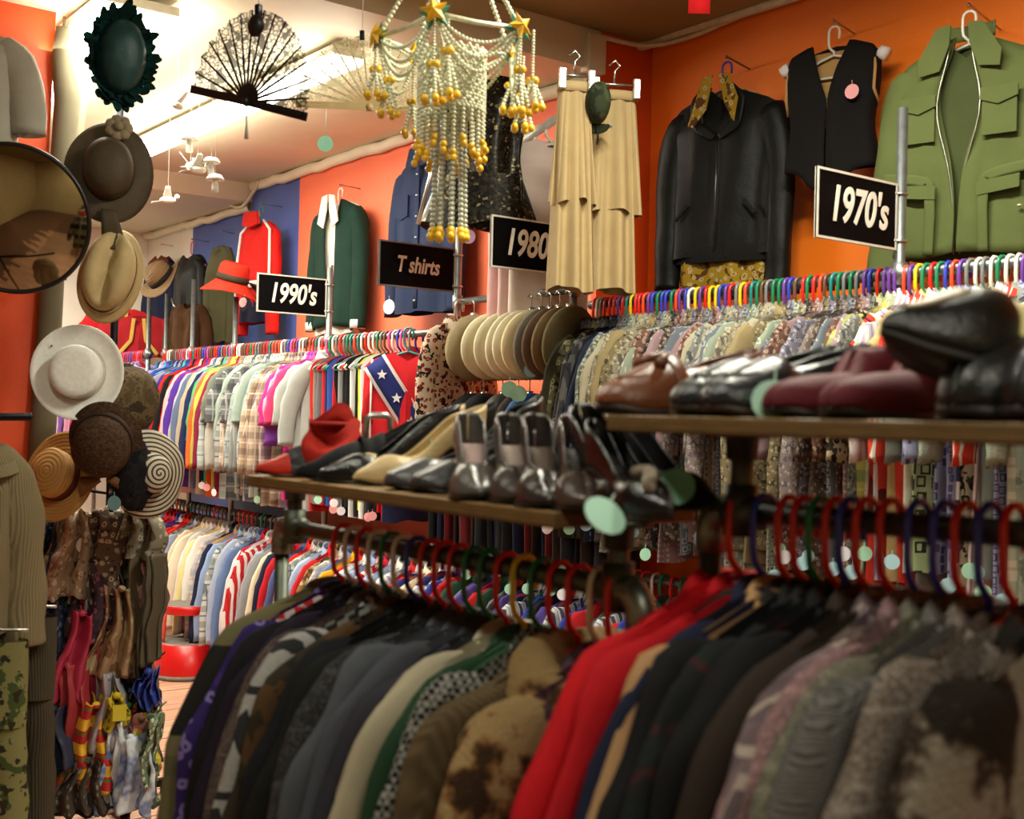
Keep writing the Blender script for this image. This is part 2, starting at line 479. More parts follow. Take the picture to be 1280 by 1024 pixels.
def body_mb(w, L, t, top=-.076, slope=.32, neck=.055, flare=.0, seed=0, nu=20, nv=10, fold=.006, gap=None, waist=0, hemfn=None, round_=.02, back_up=.03):
    rnd = random.Random(seed); ph = [rnd.uniform(0, 6.28) for _ in range(4)]
    m = MB(); a0, a1 = (-PI / 2, 1.5 * PI)
    def fn(u, v):
        th = a0 + (a1 - a0) * u; c = cos(th); s = sin(th)
        xs = math.copysign(abs(c) ** .8, c)
        ww = w * (1 + flare * v - waist * exp(-((v - .6) / .22) ** 2))
        x = ww * xs
        if gap and s < 0:
            g = gap(v); x = math.copysign(g + (ww - g) * abs(xs), 1 if (u < .5) else -1)
        tt = t * min(1, .42 + 3.2 * v)
        y = tt * math.copysign(abs(s) ** .7, s)
        ax = abs(xs) * w
        zt = top - slope * max(0, ax - .02) - round_ * sst(.8, 1, abs(xs))
        if ax < neck:
            zt -= (.075 if s < 0 else .02) * (1 - (ax / neck) ** 2) * (0 if gap else 1) * .8
        zb = -L + (hemfn(xs, s) if hemfn else 0) + .006 * sin(5 * xs + ph[3])
        z = zt + (zb - zt) * v
        y += fold * min(1, v * 2) * (sin(13 * x / .2 * .5 + ph[0] + 2 * v) + .6 * sin(23 * x / .2 * .5 + ph[1]))
        y += .5 * fold * noise.noise(Vector((x * 9, z * 7, seed)))
        x += .004 * noise.noise(Vector((z * 8, seed, y * 9)))
        return (x, y, z)
    m.grid(fn, nu, nv); return m
def sleeve_mb(side, w, top, slope, length, r0, r1, t, splay, seed=0, n=8, nr=9, fwd=0.0, wr=.006, bend=0.0):
    m = MB(); rnd = random.Random(seed + side * 7)
    z0 = top - slope * w
    p0 = Vector((w - .085, 0, z0 + slope * .085 - r0 * .45)); p1 = Vector((w + splay * .40, 0, z0 - slope * splay * .3 - r0 * .42 - .01))
    p2 = Vector((w + splay, fwd * .4, z0 - length * .45)); p3 = Vector((w + splay * (1 - bend), fwd, z0 - length))
    ph = rnd.uniform(0, 6)
    def fn(u, v):
        q = 1 - (1 - v) ** 1.3
        p = bez(p0, p1, p2, p3, q); d = (bez(p0, p1, p2, p3, min(1, q + .02)) - bez(p0, p1, p2, p3, max(0, q - .02))).normalized()
        e1 = Vector((-d.z, 0, d.x)).normalized(); r = lerp(r0, r1, sst(0, .9, v)) * (.45 + .55 * sst(0, .16, v))
        th = 2 * PI * u
        rr = 1 + wr / .05 * noise.noise(Vector((cos(th) * 1.2, sin(th) * 1.2 + seed, v * 6)))
        q2 = p + e1 * (r * cos(th) * rr); tt = lerp(t, t * .75, v) * (.5 + .5 * sst(0, .12, v))
        return (side * q2.x, q2.y + tt * sin(th) * rr, q2.z + wr * .6 * sin(v * 26 + ph + cos(th)))
    m.grid(fn, n, nr, closeu=True)
    b = (nr) * n; c = len(m.v)
    cen = sum((Vector(m.v[b + i]) for i in range(n)), Vector()) / n
    m.v.append(tuple(cen + Vector((0, 0, .02))))
    for i in range(n): m.f.append((b + i, b + (i + 1) % n, c))
    return m
def collar_mb(top, rx=.058, ry=.04, h=.04, out=.018, n=20, open_=.12):
    m = MB()
    def fn(u, v):
        th = -PI / 2 + open_ + (2 * PI - 2 * open_) * u; f = (1 - sin(th)) / 2
        k = .5 - abs(v - .5)                          # stand up, then fold down
        up = h * (1 - abs(2 * v - .9)) ; o = out * v * 1.6
        return ((rx + o) * cos(th), (ry + o) * sin(th) - .012 * f, top - .012 + up - .045 * f - (.02 * f * v))
    m.grid(fn, n, 4); return m
TAGC = {'mint': '#a9dcc0', 'pink': '#f0a8ac', 'white': '#e8e6f0', 'blue': '#a6d0dc'}
def tag_mesh(r=.022):
    k = ('tag', r)
    if k not in MC:
        mm = MB(); mm.lathe([(1e-5, -.0006), (r, -.0006), (r, .0006), (1e-5, .0006)], 14)
        mm.xf(Matrix.Rotation(PI / 2, 4, 'X')); mm.xf(Matrix.Translation((0, 0, -r * 1.5))); mm.tube([(0, 0, 0), (0, 0, -r * .6)], .0012, 4)
        MC[k] = mm.mesh('price_tag', False)
    return MC[k]
def price_tag(parent, loc, col, yaw=-.9, r=.022, label=None, tilt=0.0):
    o = inst('price_tag', tag_mesh(r), plain(TAGC.get(col, col), .6, 0, .05), parent)
    o.location = loc; o.rotation_euler = (tilt, 0, yaw)
    o['label'] = label or {'mint': 'mint green', 'pink': 'pale pink', 'white': 'white', 'blue': 'pale blue'}.get(col, col) + ' round price tag'
    return o
def garment_meshes(k):
    """k = (w, L, t, slope, sleeve or None, seed, res)"""
    if k in MC: return MC[k]
    w, L, t, slope, sl, seed, res, top = k
    nu, nv, n, nr = ((16, 7, 7, 6), (24, 12, 10, 12), (36, 26, 16, 26))[res]
    b = body_mb(w, L, t, top, slope, seed=seed, nu=nu, nv=nv, fold=(.004, .009, .009)[res]).mesh('body')
    s = []
    if sl:
        for sd in (-1, 1):
            s.append(sleeve_mb(sd, w, top, slope, sl[0], sl[1], sl[2], sl[3], sl[4], seed, n, nr, wr=(.004, .014, .014)[res]).mesh('sleeve'))
    c = (collar_mb(top, n=(10, 14)[res]) if res < 2 else collar_mb(top - .014, .062, .036, .024, .02, 26)).mesh('collar')
    MC[k] = (b, s, c); return MC[k]
def garment(name, label, cat, loc, yaw, k, mat, smat=None, cmat=None, collar=True, group=None, solid=0):
    root = thing(name, label, cat, loc, (0, 0, yaw), group)
    b, s, c = garment_meshes(k)
    inst('body', b, mat, root)
    for me in s: inst('sleeve', me, smat or mat, root)
    if collar: inst('collar', c, cmat or mat, root)
    return root
def pipe(m, a, b, r, n=12): m.tube([a, b], r, n)
# ------------------------------------------------------------------ wall rails, upper and lower
GALV = metal('#8e9494', .42); DARKPIPE = metal('#5a5f55', .5)
XR = 3.18
def Yof(px, X):
    return atX(px, 500, X).y
def rail(label, y0, z0, y1, z1, X, posts, brk=None):
    """posts: (y, z_bottom, z_top)"""
    t = thing('clothes_rail', label, 'rail', (X, y0, z0))
    m = MB(); m.tube([(0, 0, 0), (0, y1 - y0, z1 - z0)], .0165, 12); m.build('rail', GALV, t)
    for (y, za, zb) in posts:
        m = MB(); m.tube([(0, y - y0, za - z0), (0, y - y0, zb - z0)], .0165, 12); m.build('post', GALV, t)
        zz = lerp(z0, z1, (y - y0) / (y1 - y0)) - z0
        m = MB(); m.tube([(0, y - y0, zz - .035), (0, y - y0, zz + .035)], .025, 12); m.tube([(0, y - y0 - .04, zz), (0, y - y0 + .04, zz)], .024, 12)
        m.build('pipe_fitting', GALV, t)
    return t
YA0, YA1 = 3.66, 1.62       # rail A (1970's)
YB0, YB1 = 8.25, 4.66       # rail B (1990's)
ZA, ZB_ = 2.057, 1.985
ypost70 = Yof(1121, XR); ypost90 = Yof(409, XR); ypostT = Yof(569, XR); ypost80 = Yof(714, XR)
rail("galvanised upper rail with a tall post holding the 1970's sign", YA0, ZA, .9, 2.075, XR, [(ypost70, .0, atX(1121, 137, XR).z), (1.2, 0, 2.1)])
rail("galvanised upper rail with posts holding the 1990's sign", YB0, ZB_, YB1, 1.995, XR,
     [(ypost90, 0, atX(409, 335, XR).z), (Yof(292, XR), 0, atX(292, 372, XR).z), (Yof(239, XR), 0, atX(239, 350, XR).z), (Yof(206, XR), 0, atX(206, 368, XR).z)])
rail("dark lower rail under the 1990's rail", YB0, .96, 4.4, .96, XR, [])
rail("dark lower rail under the 1970's rail", 4.6, 1.0, .9, 1.0, XR, [])
rail("far upper rail by the white wall, crowded with red hangers", 9.6, 1.99, 8.35, 1.99, XR - .05, [(9.5, 0, 2.0), (8.4, 0, 2.45)])

HC = {'red': '#d8231d', 'orange red': '#ee4a2c', 'green': '#127a4e', 'blue': '#2f3fb5', 'purple': '#6b3a9a', 'white': '#e6e2d6', 'yellow': '#e8c81c', 'teal': '#157f7c', 'grey': '#77787a', 'pink': '#e0559a', 'brown': '#6a4532', 'black': '#1b1b1d'}
def hcol(seq): return RND.choice(seq)
ORD = ['', 'first', 'second', 'third', 'fourth', 'fifth', 'sixth', 'seventh', 'eighth', 'ninth', 'tenth', 'eleventh', 'twelfth', 'thirteenth', 'fourteenth', 'fifteenth', 'sixteenth', 'seventeenth', 'eighteenth', 'nineteenth', 'twentieth']
def ordw(n):
    if n < len(ORD): return ORD[n]
    return 'twenty-' + ORD[n - 20] if n < 30 else 'thirtieth' if n == 30 else 'thirty-' + ORD[n - 30]
LS = lambda: (.58, .062, .04, .015, .10)   # long sleeve: length r0 r1 t splay
SS = lambda: (.30, .068, .060, .015, .085)    # short sleeve
def fill_rail(items, y0, y1, X, z0, z1, where, ref, hcols, L=(.72, .80), tagp=.25, tags=('mint',), seedoff=0, twist=.17, wsh=(.18, .215), endtag=-.02):
    """items: list of (noun, description, material, sleeve kind) hung one by one from y0 to y1"""
    vis = lambda yy: True
    n = len(items); count = {}; tot = {}; hcount = {}
    for it in items: tot[it[1] + ' ' + it[0]] = tot.get(it[1] + ' ' + it[0], 0) + 1
    for i, it in enumerate(items):
        noun, desc, mat, sk = it[:4]
        f = (i + .5) / n; y = lerp(y0, y1, f) + RND.uniform(-.003, .003); z = lerp(z0, z1, f)
        w = [.18, .195, .21][i % 3]; Lk = round(lerp(L[0], L[1], RND.random()) * 25) / 25
        var = RND.randrange(5)
        sl = LS() if sk == 'long' else SS() if sk == 'short' else None
        if sk == 'short' and i % 3 == 0: sl = (.42, .066, .05, .015, .09)
        if sk == 'tank': w = .15
        yaw = RND.uniform(-twist, twist)
        kk = (w, Lk, .011, .44, sl, var, 1 if vis(y) else 0, -.074)
        key = desc + ' ' + noun; count[key] = count.get(key, 0) + 1
        lab = key + ((', ' + ordw(count[key]) + ' such from ' + ref) if tot[key] > 1 else '') + ' ' + where
        hc = hcols(f) if callable(hcols) else hcol(hcols)
        hcount[hc] = hcount.get(hc, 0) + 1
        hanger((X, y, z), yaw, plastic(HC[hc]), '%s %s plastic hanger from %s %s' % (ordw(hcount[hc]), hc, ref, where), '%s hangers %s' % (hc, where))
        g = garment(noun.split()[-1].replace('-', '_'), lab, noun.split()[-1], (X, y, z), yaw, kk, mat, collar=(sk != 'tank'))
        g.rotation_euler.x = RND.uniform(-.03, .03)
        if RND.random() < tagp:
            price_tag(g, (-w - .03 - RND.random() * .05, RND.uniform(-.01, .01), -Lk + RND.uniform(-.0, .03) + endtag), RND.choice(tags), yaw=RND.uniform(-1.2, -.3))
S = lambda c: cloth('solid', c)
def P(k, *a, **q): return cloth(k, *a, **q)
# --- rail B, upper: from the far end to the hat stand
B = []
def addB(n, noun, desc, mat, sk):
    for _ in range(n): B.append((noun, desc, mat, sk))
for d, c, sk in [('blue', '#2b6cae', 'long'), ('navy', '#1e2a4c', 'long'), ('pale grey', '#b9bcc8', 'long'), ('lilac', '#9d8cc4', 'long'), ('turquoise', '#23a2c0', 'long'), ('violet', '#6a3fa4', 'long'), ('royal blue', '#244a9a', 'long'),
    ('bright red', '#dd2a1c', 'long'), ('pale pink', '#d9b9bd', 'long'), ('black', '#1a1a1f', 'long'), ('crimson', '#b0142a', 'long'), ('purple', '#50309a', 'long'), ('cherry red', '#c21a30', 'long'), ('white', '#b4b8be', 'long'), ('slate blue', '#5d6b8c', 'long'),
    ('white', '#b8bab8', 'long'), ('cream', '#b0a68c', 'long'), ('navy', '#1d2850', 'long'), ('apple green', '#4fb06a', 'short'), ('mauve', '#93789c', 'long'), ('orange', '#e7642c', 'long'), ('lime green', '#a8bf58', 'short'), ('olive yellow', '#b5b04c', 'long'),
    ('wine red', '#7c1e3c', 'long'), ('salmon', '#e08264', 'short'), ('grey green', '#6c7468', 'short')]:
    addB(1, 'shirt', d, S(c), sk)
EXTRA = [('shirt', d, S(c), 'long') for d, c in [('dark teal', '#1c5c6c'), ('plum', '#4c2c5c'), ('sky blue', '#6c9cc8'), ('dark blue', '#1c2c64'), ('lavender grey', '#8c88a8'), ('charcoal', '#34343c'), ('aqua', '#3cacbc'), ('indigo', '#3c2c7c'), ('cobalt blue', '#1c4ca4'), ('scarlet', '#c42018'), ('jet black', '#141418'), ('ruby red', '#98102c')]]
B[7:7] = EXTRA
whites = [('white and aqua checked', P('plaid', '#b8bebc', '#8ca4a4', '#6c8494'), 'long'), ('off-white', S('#b0afa6'), 'long'), ('white and grey striped', P('stripe', '#b4b6b0', '#868c8c', '#a0acac'), 'long'),
    ('pale mint', S('#98aaa0'), 'short'), ('grey and white plaid', P('plaid', '#a4a8a6', '#606868', '#3c4650'), 'long'), ('cream', S('#aca690'), 'long'), ('black and white checked', P('plaid', '#74787a', '#26282c', '#a8acac'), 'short'),
    ('pale grey', S('#b2b5b2'), 'long'), ('beige plaid', P('plaid', '#bfae98', '#7c6a5c', '#d8cfc4'), 'long'), ('mauve plaid', P('plaid', '#a48c8c', '#5f5568', '#c9b9b0'), 'long'), ('tan plaid', P('plaid', '#a98f74', '#5c4a44', '#d0c4ac'), 'long')]
for i in range(20): d, mm, sk = whites[(i * 5 + i // 4) % 9 if i < 14 else 8 + i % 3]; addB(1, 'shirt', d, mm, sk)
for d, c, sk in [('pink', '#e79ab0', 'short'), ('magenta', '#c82f86', 'short'), ('violet', '#7a3fa6', 'short'), ('hot pink', '#d83f74', 'short'), ('white', '#b4bcb8', 'short'), ('white', '#b0b8b4', 'short')]: addB(1, 'shirt', d, S(c), sk)
for i, (d, c) in enumerate([('red', '#c02624'), ('taupe', '#8c7c70'), ('grey', '#70727a'), ('red', '#c8282c'), ('navy', '#222a50'), ('royal blue', '#2f4fa0'), ('red', '#b82426'), ('black', '#17171a'), ('grey', '#8d9090'), ('black', '#1a1a1c'), ('black', '#151517'),
    ('white', '#d8dcd8'), ('black', '#1c1c20'), ('neon yellow', '#cfdc1e'), ('white', '#e2e4e0'), ('black', '#18181a'), ('dark grey', '#3c3d42'), ('black', '#141416'), ('scarlet', '#c41c24'), ('red', '#b41c26'), ('navy', '#20284c')]):
    addB(1, 'tank top', d, S(c), 'tank')
mixB = ['red', 'red', 'pink', 'orange red', 'white', 'green', 'grey', 'blue', 'brown', 'teal', 'purple', 'red', 'white', 'grey']
fill_rail(B, YB0 - .05, YB1 + .30, XR, ZB_, 1.995, "on the 1990's upper rail", 'its far end', mixB, tags=('mint', 'pink', 'pink', 'white'), tagp=.16, L=(.86, .94), endtag=.05)
# flag-pattern sleeveless top and last red shirt at the near end of rail B
def flag_top(loc):
    g = garment('tank_top', 'red sleeveless top with a diagonal blue starred band, near end of the 1990\'s rail', 'tank top', loc, -.75, (.215, .66, .02, .36, None, 5, 1, -.076), S('#c8202a'), collar=False)
    # the diagonal band and its stars, sewn on the front
    for nm, hw, mat, off in (('band_edging', .062, S('#d8d4d2'), .0035), ('blue_band', .046, S('#1f2a6a'), .006)):
        m = MB(); m.grid(lambda u, v: (lerp(-.16, .14, v) + (u - .5) * 2 * hw * .8, -.024 - off - .006 * sin(9 * v), lerp(-.14, -.60, v) + (u - .5) * 2 * hw * .6), 3, 10); m.build(nm, mat, g, solid=.002)
    for i in range(4):
        v = .14 + i * .24; c = (lerp(-.16, .14, v), -.034 - .006 * sin(9 * v), lerp(-.14, -.60, v))
        m = MB(); vs = []
        for k in range(10):
            a = PI / 2 + k * PI / 5; r = .026 if k % 2 == 0 else .011; vs.append((c[0] + r * cos(a), c[1], c[2] + r * sin(a)))
        m.add(vs, [tuple(range(10))]); m.build('star', S('#dfe0e6'), g, smooth=False, solid=.003)
    m = MB(); m.tube([(-.17, -.022, -.13), (-.175, -.024, -.4), (-.17, -.022, -.61)], .006, 6); m.build('piping', S('#e6e0de'), g)
    price_tag(g, (-.13, -.05, -.5), 'mint', .3, .026)
flag_top((XR - .10, YB1 + .20, 1.99))
hanger((XR - .10, YB1 + .20, 1.99), -.75, plastic(HC['teal']), 'teal plastic hanger carrying the red top with the starred band')
for i, (c, d) in enumerate([('#b81c22', 'red')]):
    loc = (XR + .05, YB1 + .34, 1.99)
    garment('shirt', d + ' shirt hanging between the starred top and the hat stand', 'shirt', loc, .1, (.195, .75, .011, .34, SS(), 1, 0, -.074), S(c))
    hanger(loc, .1, plastic(HC[('blue', 'white', 'purple')[i]]), ('blue', 'white', 'purple')[i] + ' plastic hanger at the near end of the 1990\'s upper rail')
# --- rail B lower
BL = []
lows = [('red', S('#b81c22'), 'long'), ('mustard yellow', S('#d8a01c'), 'long'), ('steel blue', S('#4a5a8a'), 'long'), ('red', S('#c01e24'), 'long'), ('crimson', S('#a5182c'), 'long'), ('red', S('#c2202a'), 'long'), ('purple blue', S('#3c3f9a'), 'long'), ('white and navy', P('hstripe', '#2b2f7a', '#d8d8dc', '#b02028'), 'long'),
        ('red and white striped', P('hstripe', '#c41e22', '#c41e22', '#e2dcd8'), 'long'), ('red', S('#c8231f'), 'long'), ('olive striped', P('stripe', '#8a8060', '#5a5440', '#b8ae90'), 'long'), ('pale blue', S('#9aa8c8'), 'long'), ('brown patterned', P('floral', '#8c6a40', '#c8b48c', '#5c3a24'), 'long'), ('cream', S('#d8cdb0'), 'long'),
        ('cream', S('#ddd2bc'), 'long'), ('white', S('#dedede'), 'long'), ('pale pink striped', P('stripe', '#dcd4d0', '#c09a9a', '#b8b0b0'), 'long'), ('pale yellow', S('#dccf98'), 'long'), ('white', S('#e4e2dc'), 'short'), ('white plaid', P('plaid', '#d4d4d0', '#9a9cb0', '#b8a090'), 'long'), ('navy', S('#1d2340'), 'long'), ('tan', S('#a98a60'), 'long'),
        ('sky blue', S('#8ca4cc'), 'long'), ('green and grey plaid', P('plaid', '#c8ccc4', '#607068', '#40506a'), 'long'), ('light blue', S('#a4b4d0'), 'long'), ('grey striped', P('stripe', '#b8bcc4', '#7c8494', '#d8dce0'), 'long'), ('denim blue', S('#6078a4'), 'long'), ('red', S('#b81e28'), 'long'), ('white', S('#d8d8da'), 'long'), ('red and white striped', P('stripe', '#c0242c', '#e0dcda', '#a01c24'), 'long'), ('pale blue', S('#9fb2d2'), 'long'), ('grey', S('#90949c'), 'long')]
for i, (d, mm, sk) in enumerate(lows): BL.append(('shirt', d, mm, sk))
for i in range(26):
    d, mm, sk = lows[(i * 7 + 13) % len(lows)]; BL.append(('shirt', d, mm, sk))
fill_rail(BL, YB0 - .1, 4.55, XR, .96, .96, "on the 1990's lower rail", 'its far end', ['brown', 'grey', 'green', 'brown', 'black', 'red'], tagp=.15, tags=('pink', 'mint'), L=(.68, .76))
# far rail
FR = [('shirt', d, S(c), 'long') for d, c in [('red', '#a82030'), ('teal', '#1e7484'), ('violet', '#7a4aa0'), ('grey', '#8890a4'), ('black', '#20202a'), ('pink', '#c08098'), ('blue', '#3a62a4'), ('lilac', '#a898c8')] * 3]
fill_rail(FR, 9.4, 8.45, XR - .05, 1.99, 1.99, 'on the far rail by the white wall', 'the white wall', ['red', 'pink', 'purple', 'red'], tagp=0)
# --- rail A upper, from the hat stand towards the 1970's post and beyond
A = []
dark = [('black', S('#17171a'), 'long'), ('black', S('#1b1a1c'), 'long'), ('dark olive', S('#35301f'), 'long'), ('olive floral', P('floral', '#58543c', '#8c8460', '#2c2c24'), 'long'), ('charcoal speckled', P('floral', '#3c3c3a', '#7c7a6c', '#222224'), 'long'), ('charcoal striped', P('stripe', '#34343a', '#5c5a58', '#24242a'), 'long'), ('black', S('#1c1c20'), 'long'), ('midnight dotted', P('dots', '#1a2234', '#6c7c98'), 'long'), ('dark navy', S('#1c2438'), 'long')]
for i, q in enumerate(dark): A.append(('shirt',) + q)
def faded(kind, *cols):
    """the same print in tired, greyer colours and at a smaller scale"""
    out = []
    for h in cols:
        c = lin(h); g = sum(c) / 3; out.append(tuple((x * .7 + g * .3) * .72 for x in c))
    return cloth(kind, *out, s=1.7)
mut = [('pink and grey floral', faded('floral', '#9a8480', '#c8b4a8', '#6c6470'), 'long'), ('beige floral', faded('floral', '#a89a74', '#d4c8a0', '#6c6454'), 'short'), ('grey paisley', faded('floral', '#8c8c84', '#c4c4b4', '#56585c'), 'short'), ('mustard paisley', faded('floral', '#94804c', '#c8b47c', '#54482c'), 'long'), ('blue grey printed', faded('geo', '#707c8c', '#b8bcc0', '#48505c'), 'short'), ('black printed', faded('floral', '#2a2a2c', '#a8a49c', '#58544c'), 'short'), ('cream printed', faded('dots', '#c8bc94', '#847c60'), 'short'),
       ('lavender printed', faded('floral', '#8c849c', '#c8c0cc', '#5c5870'), 'short'), ('grey green leafy', faded('floral', '#84907c', '#c8ccb8', '#50604c'), 'short'), ('rust floral', faded('floral', '#8c5844', '#d0a484', '#5c342c'), 'short'), ('cream and grey floral', faded('floral', '#c4bca4', '#7c7c80', '#98948c'), 'short'), ('brown printed', faded('floral', '#6c5444', '#b8a48c', '#403028'), 'short'), ('pale green printed', faded('geo', '#a0b094', '#d8dcc8', '#68785c'), 'short'), ('pink printed', faded('dots', '#b88c94', '#e0ccc8'), 'short'), ('sand', S('#8c7c58'), 'short')]
for i in range(48): A.append(('shirt',) + mut[(i * 4 + i // 5) % 15])
late = [('black and cream leopard', P('floral', '#b0a488', '#1c1a18', '#3c3428', s=.8), 'short'), ('yellow and green plaid', P('plaid', '#c8b85c', '#4c8458', '#d4d48c'), 'short'), ('pale plaid', P('plaid', '#d4ccb8', '#8c9c80', '#c0a890'), 'short'), ('pink striped', P('stripe', '#d0b4b8', '#e4dcd8', '#8c788c'), 'short'), ('lilac striped', P('stripe', '#b8acc0', '#dcd8dc', '#7c7490'), 'short'), ('red and white striped', P('stripe', '#cc3a2c', '#e0d8d0', '#5c1c18', s=.6), 'short'), ('scarlet striped', P('stripe', '#d03c2c', '#d03c2c', '#e8e0d4', s=.6), 'short'), ('tan', S('#b4a070'), 'short'),
        ('white', S('#d8d8c8'), 'short'), ('grey', S('#7c8078'), 'short'), ('green ring-patterned', P('geo', '#b0c894', '#2c3420', '#b8d0a0'), 'short'), ('pale green ring-patterned', P('geo', '#c0d0a8', '#3c4430', '#c4d8ac'), 'short'), ('blue lattice-patterned', P('geo', '#a0a4c4', '#4c4c80', '#8084ac', s=1.5), 'short'), ('lavender lattice-patterned', P('geo', '#a8a8c8', '#5c5c94', '#9090b8', s=1.7), 'short'), ('navy and white', P('hstripe', '#2c3458', '#d8d8d4', '#2c3458'), 'short'), ('cream crocheted', P('fur', '#c4d0b4', '#8c9c80', '#dce0cc'), 'short')]
for i in range(26): A.append(('shirt',) + late[i % 16 if i < 16 else (i * 3) % 16])
hA = ['red', 'red', 'orange red', 'green', 'blue', 'purple', 'grey', 'teal', 'white', 'red', 'yellow', 'brown', 'blue', 'green', 'purple']
fill_rail(A, YA0 - .03, YA1, XR, ZA, 2.068, "on the 1970's upper rail", 'the hat stand', hA, tagp=.3, tags=('mint', 'blue', 'blue', 'white'), L=(.86, .96), endtag=.05)
# --- rail A lower: glimpsed under the shirts
AL = []
lowA = [('striped navy', P('hstripe', '#1c2458', '#d4d4d8', '#802028'), 'short'), ('red', S('#b01c20'), 'short'), ('black', S('#18181a'), 'long'), ('white striped', P('stripe', '#d4d4d4', '#50505c', '#909098'), 'short'), ('dark green', S('#204030'), 'long'), ('purple', S('#4c3c80'), 'short'), ('blue', S('#2c3c90'), 'short'), ('grey', S('#707078'), 'long')]
for i in range(56): AL.append(('shirt',) + lowA[(i * 3 + i // 8) % 8])
fill_rail(AL, 4.55, 1.7, XR, 1.0, 1.0, "on the 1970's lower rail", 'its far end', ['red', 'blue', 'green', 'black', 'white'], tagp=.3, tags=('mint', 'blue', 'white'), L=(.68, .76))

# dark tops hanging low under the hat rail
HL = []
for i in range(22): HL.append(('top',) + [('black', S('#141416'), 'tank'), ('dark red', S('#5c1418'), 'tank'), ('charcoal', S('#2a2a2e'), 'tank'), ('navy', S('#161c34'), 'tank'), ('dark brown', S('#2c2018'), 'tank')][(i * 3 + i // 5) % 5])
fill_rail(HL, 4.56, 3.40, XR - .03, 1.56, 1.56, 'on the low bar under the hats', 'its far end', ['black', 'red', 'green', 'brown'], tagp=.9, tags=('white', 'white', 'mint', 'white'), L=(.52, .60))
rail('dark low bar under the hat rail', 4.6, 1.56, 3.35, 1.56, XR - .03, [])
# ------------------------------------------------------------------ the two pipe racks in front, with a shoe shelf each
def plymat():
    t = NT('plywood'); co = t.coord(); x, y, z = t.sep(co); n = t.noise(t.coord((8, 8, 60)), 3, 3)
    f = t.math('FRACT', t.math('ADD', t.math('MULTIPLY', z, 170), 50)); s = t.math('LESS_THAN', f, .5)
    t.col(t.mix(t.math('MULTIPLY', n, .8), t.mix(s, c4('#8c6c3a'), c4('#54401f')), c4('#3c2c16'))); t.set(Roughness=.6); return t.m
PLY = plymat()
def shelf_rack(label, X, y0, y1, z0, z1, sx0, sx1, sy0, sy1, sz, drops, r=.0145):
    t = thing('shoe_shelf_rack', label, 'rack', (X, y0, 0))
    m = MB(); m.box(sx0 - X, sy0 - y0, sz - .021, sx1 - X, sy1 - y0, sz); m.build('shelf_board', PLY, t, smooth=False, bevel=.003)
    m = MB(); m.tube([(0, 0, z0), (0, y1 - y0, z1)], r, 14); m.build('rail', DARKPIPE, t)
    for yy, floor_dy in drops:
        zz = lerp(z0, z1, (yy - y0) / (y1 - y0)) ; d = yy - y0
        m = MB(); m.tube([(0, d, zz - .02), (0, d, sz - .021)], r, 14); m.build('post', DARKPIPE, t)
        m = MB(); m.tube([(0, d, zz - .03), (0, d, zz + .035)], r * 1.5, 14); m.tube([(0, d - .035, zz), (0, d + .035, zz)], r * 1.45, 14); m.build('tee_fitting', DARKPIPE, t)
        m = MB(); m.lathe([(1e-4, -.006), (.045, -.006), (.045, 0), (.022, .003), (.02, .03), (1e-4, .03)], 18); m.xf(Matrix.Translation((0, d, sz - .023)) @ Matrix.Scale(-1, 4, (0, 0, 1))); m.build('flange', DARKPIPE, t)
        if floor_dy:
            e = d + floor_dy; pts = [(0, d, zz)] + [(0, e - math.copysign(.03, floor_dy) * (1 - sin(a)), zz - .03 * (1 - cos(a))) for a in [i * PI / 12 for i in range(7)]]
            m = MB(); m.tube(pts + [(0, e, zz - .055)], r * 1.45, 14); m.build('elbow', metal('#84897f', .4), t)
            m = MB(); m.tube([(0, e, zz - .05), (0, e, .01)], r, 14); m.build('leg', DARKPIPE, t)
            m = MB(); m.cyl((0, e, 0), .045, 0, .008, 18); m.build('foot_flange', DARKPIPE, t)
    return t
XC, XD = 1.08, 1.154
ZC = 1.376
SCZ = 1.482
shelf_rack('dark pipe rack with plywood shelf of pumps above dark sweaters', XC, 1.15, 2.16, ZC, ZC, .953, 1.205, 1.158, 2.05, SCZ, [(1.175, -.045), (2.1, .05)])
SDZ = 1.605
shelf_rack('dark pipe rack with plywood shelf of loafers above heavy coats', XD, 1.05, .1, 1.486, 1.502, 1.03, 1.285, .05, 1.15, SDZ, [(1.03, .05), (.16, -.05)])

def coat(label, X, px, z, w, mat, smat=None, L=1.0, t=.024, slope=.37, sl=(.66, .082, .06, .028, .14), seed=0, yaw=0.0, noun='coat', cmat=None, hang=None, hlabel=None, collar=True, y=None):
    yy = Yof(px, X) if y is None else y
    root = garment(noun, label, noun, (X, yy, z), yaw, (w, L, t, slope, sl, seed, 2, -.072), mat, smat, cmat, collar=collar)
    if hang: hanger((X, yy, z), yaw, plastic(HC[hang]), hlabel, big=True, w=.15)
    return root
RNC = random.Random(11)
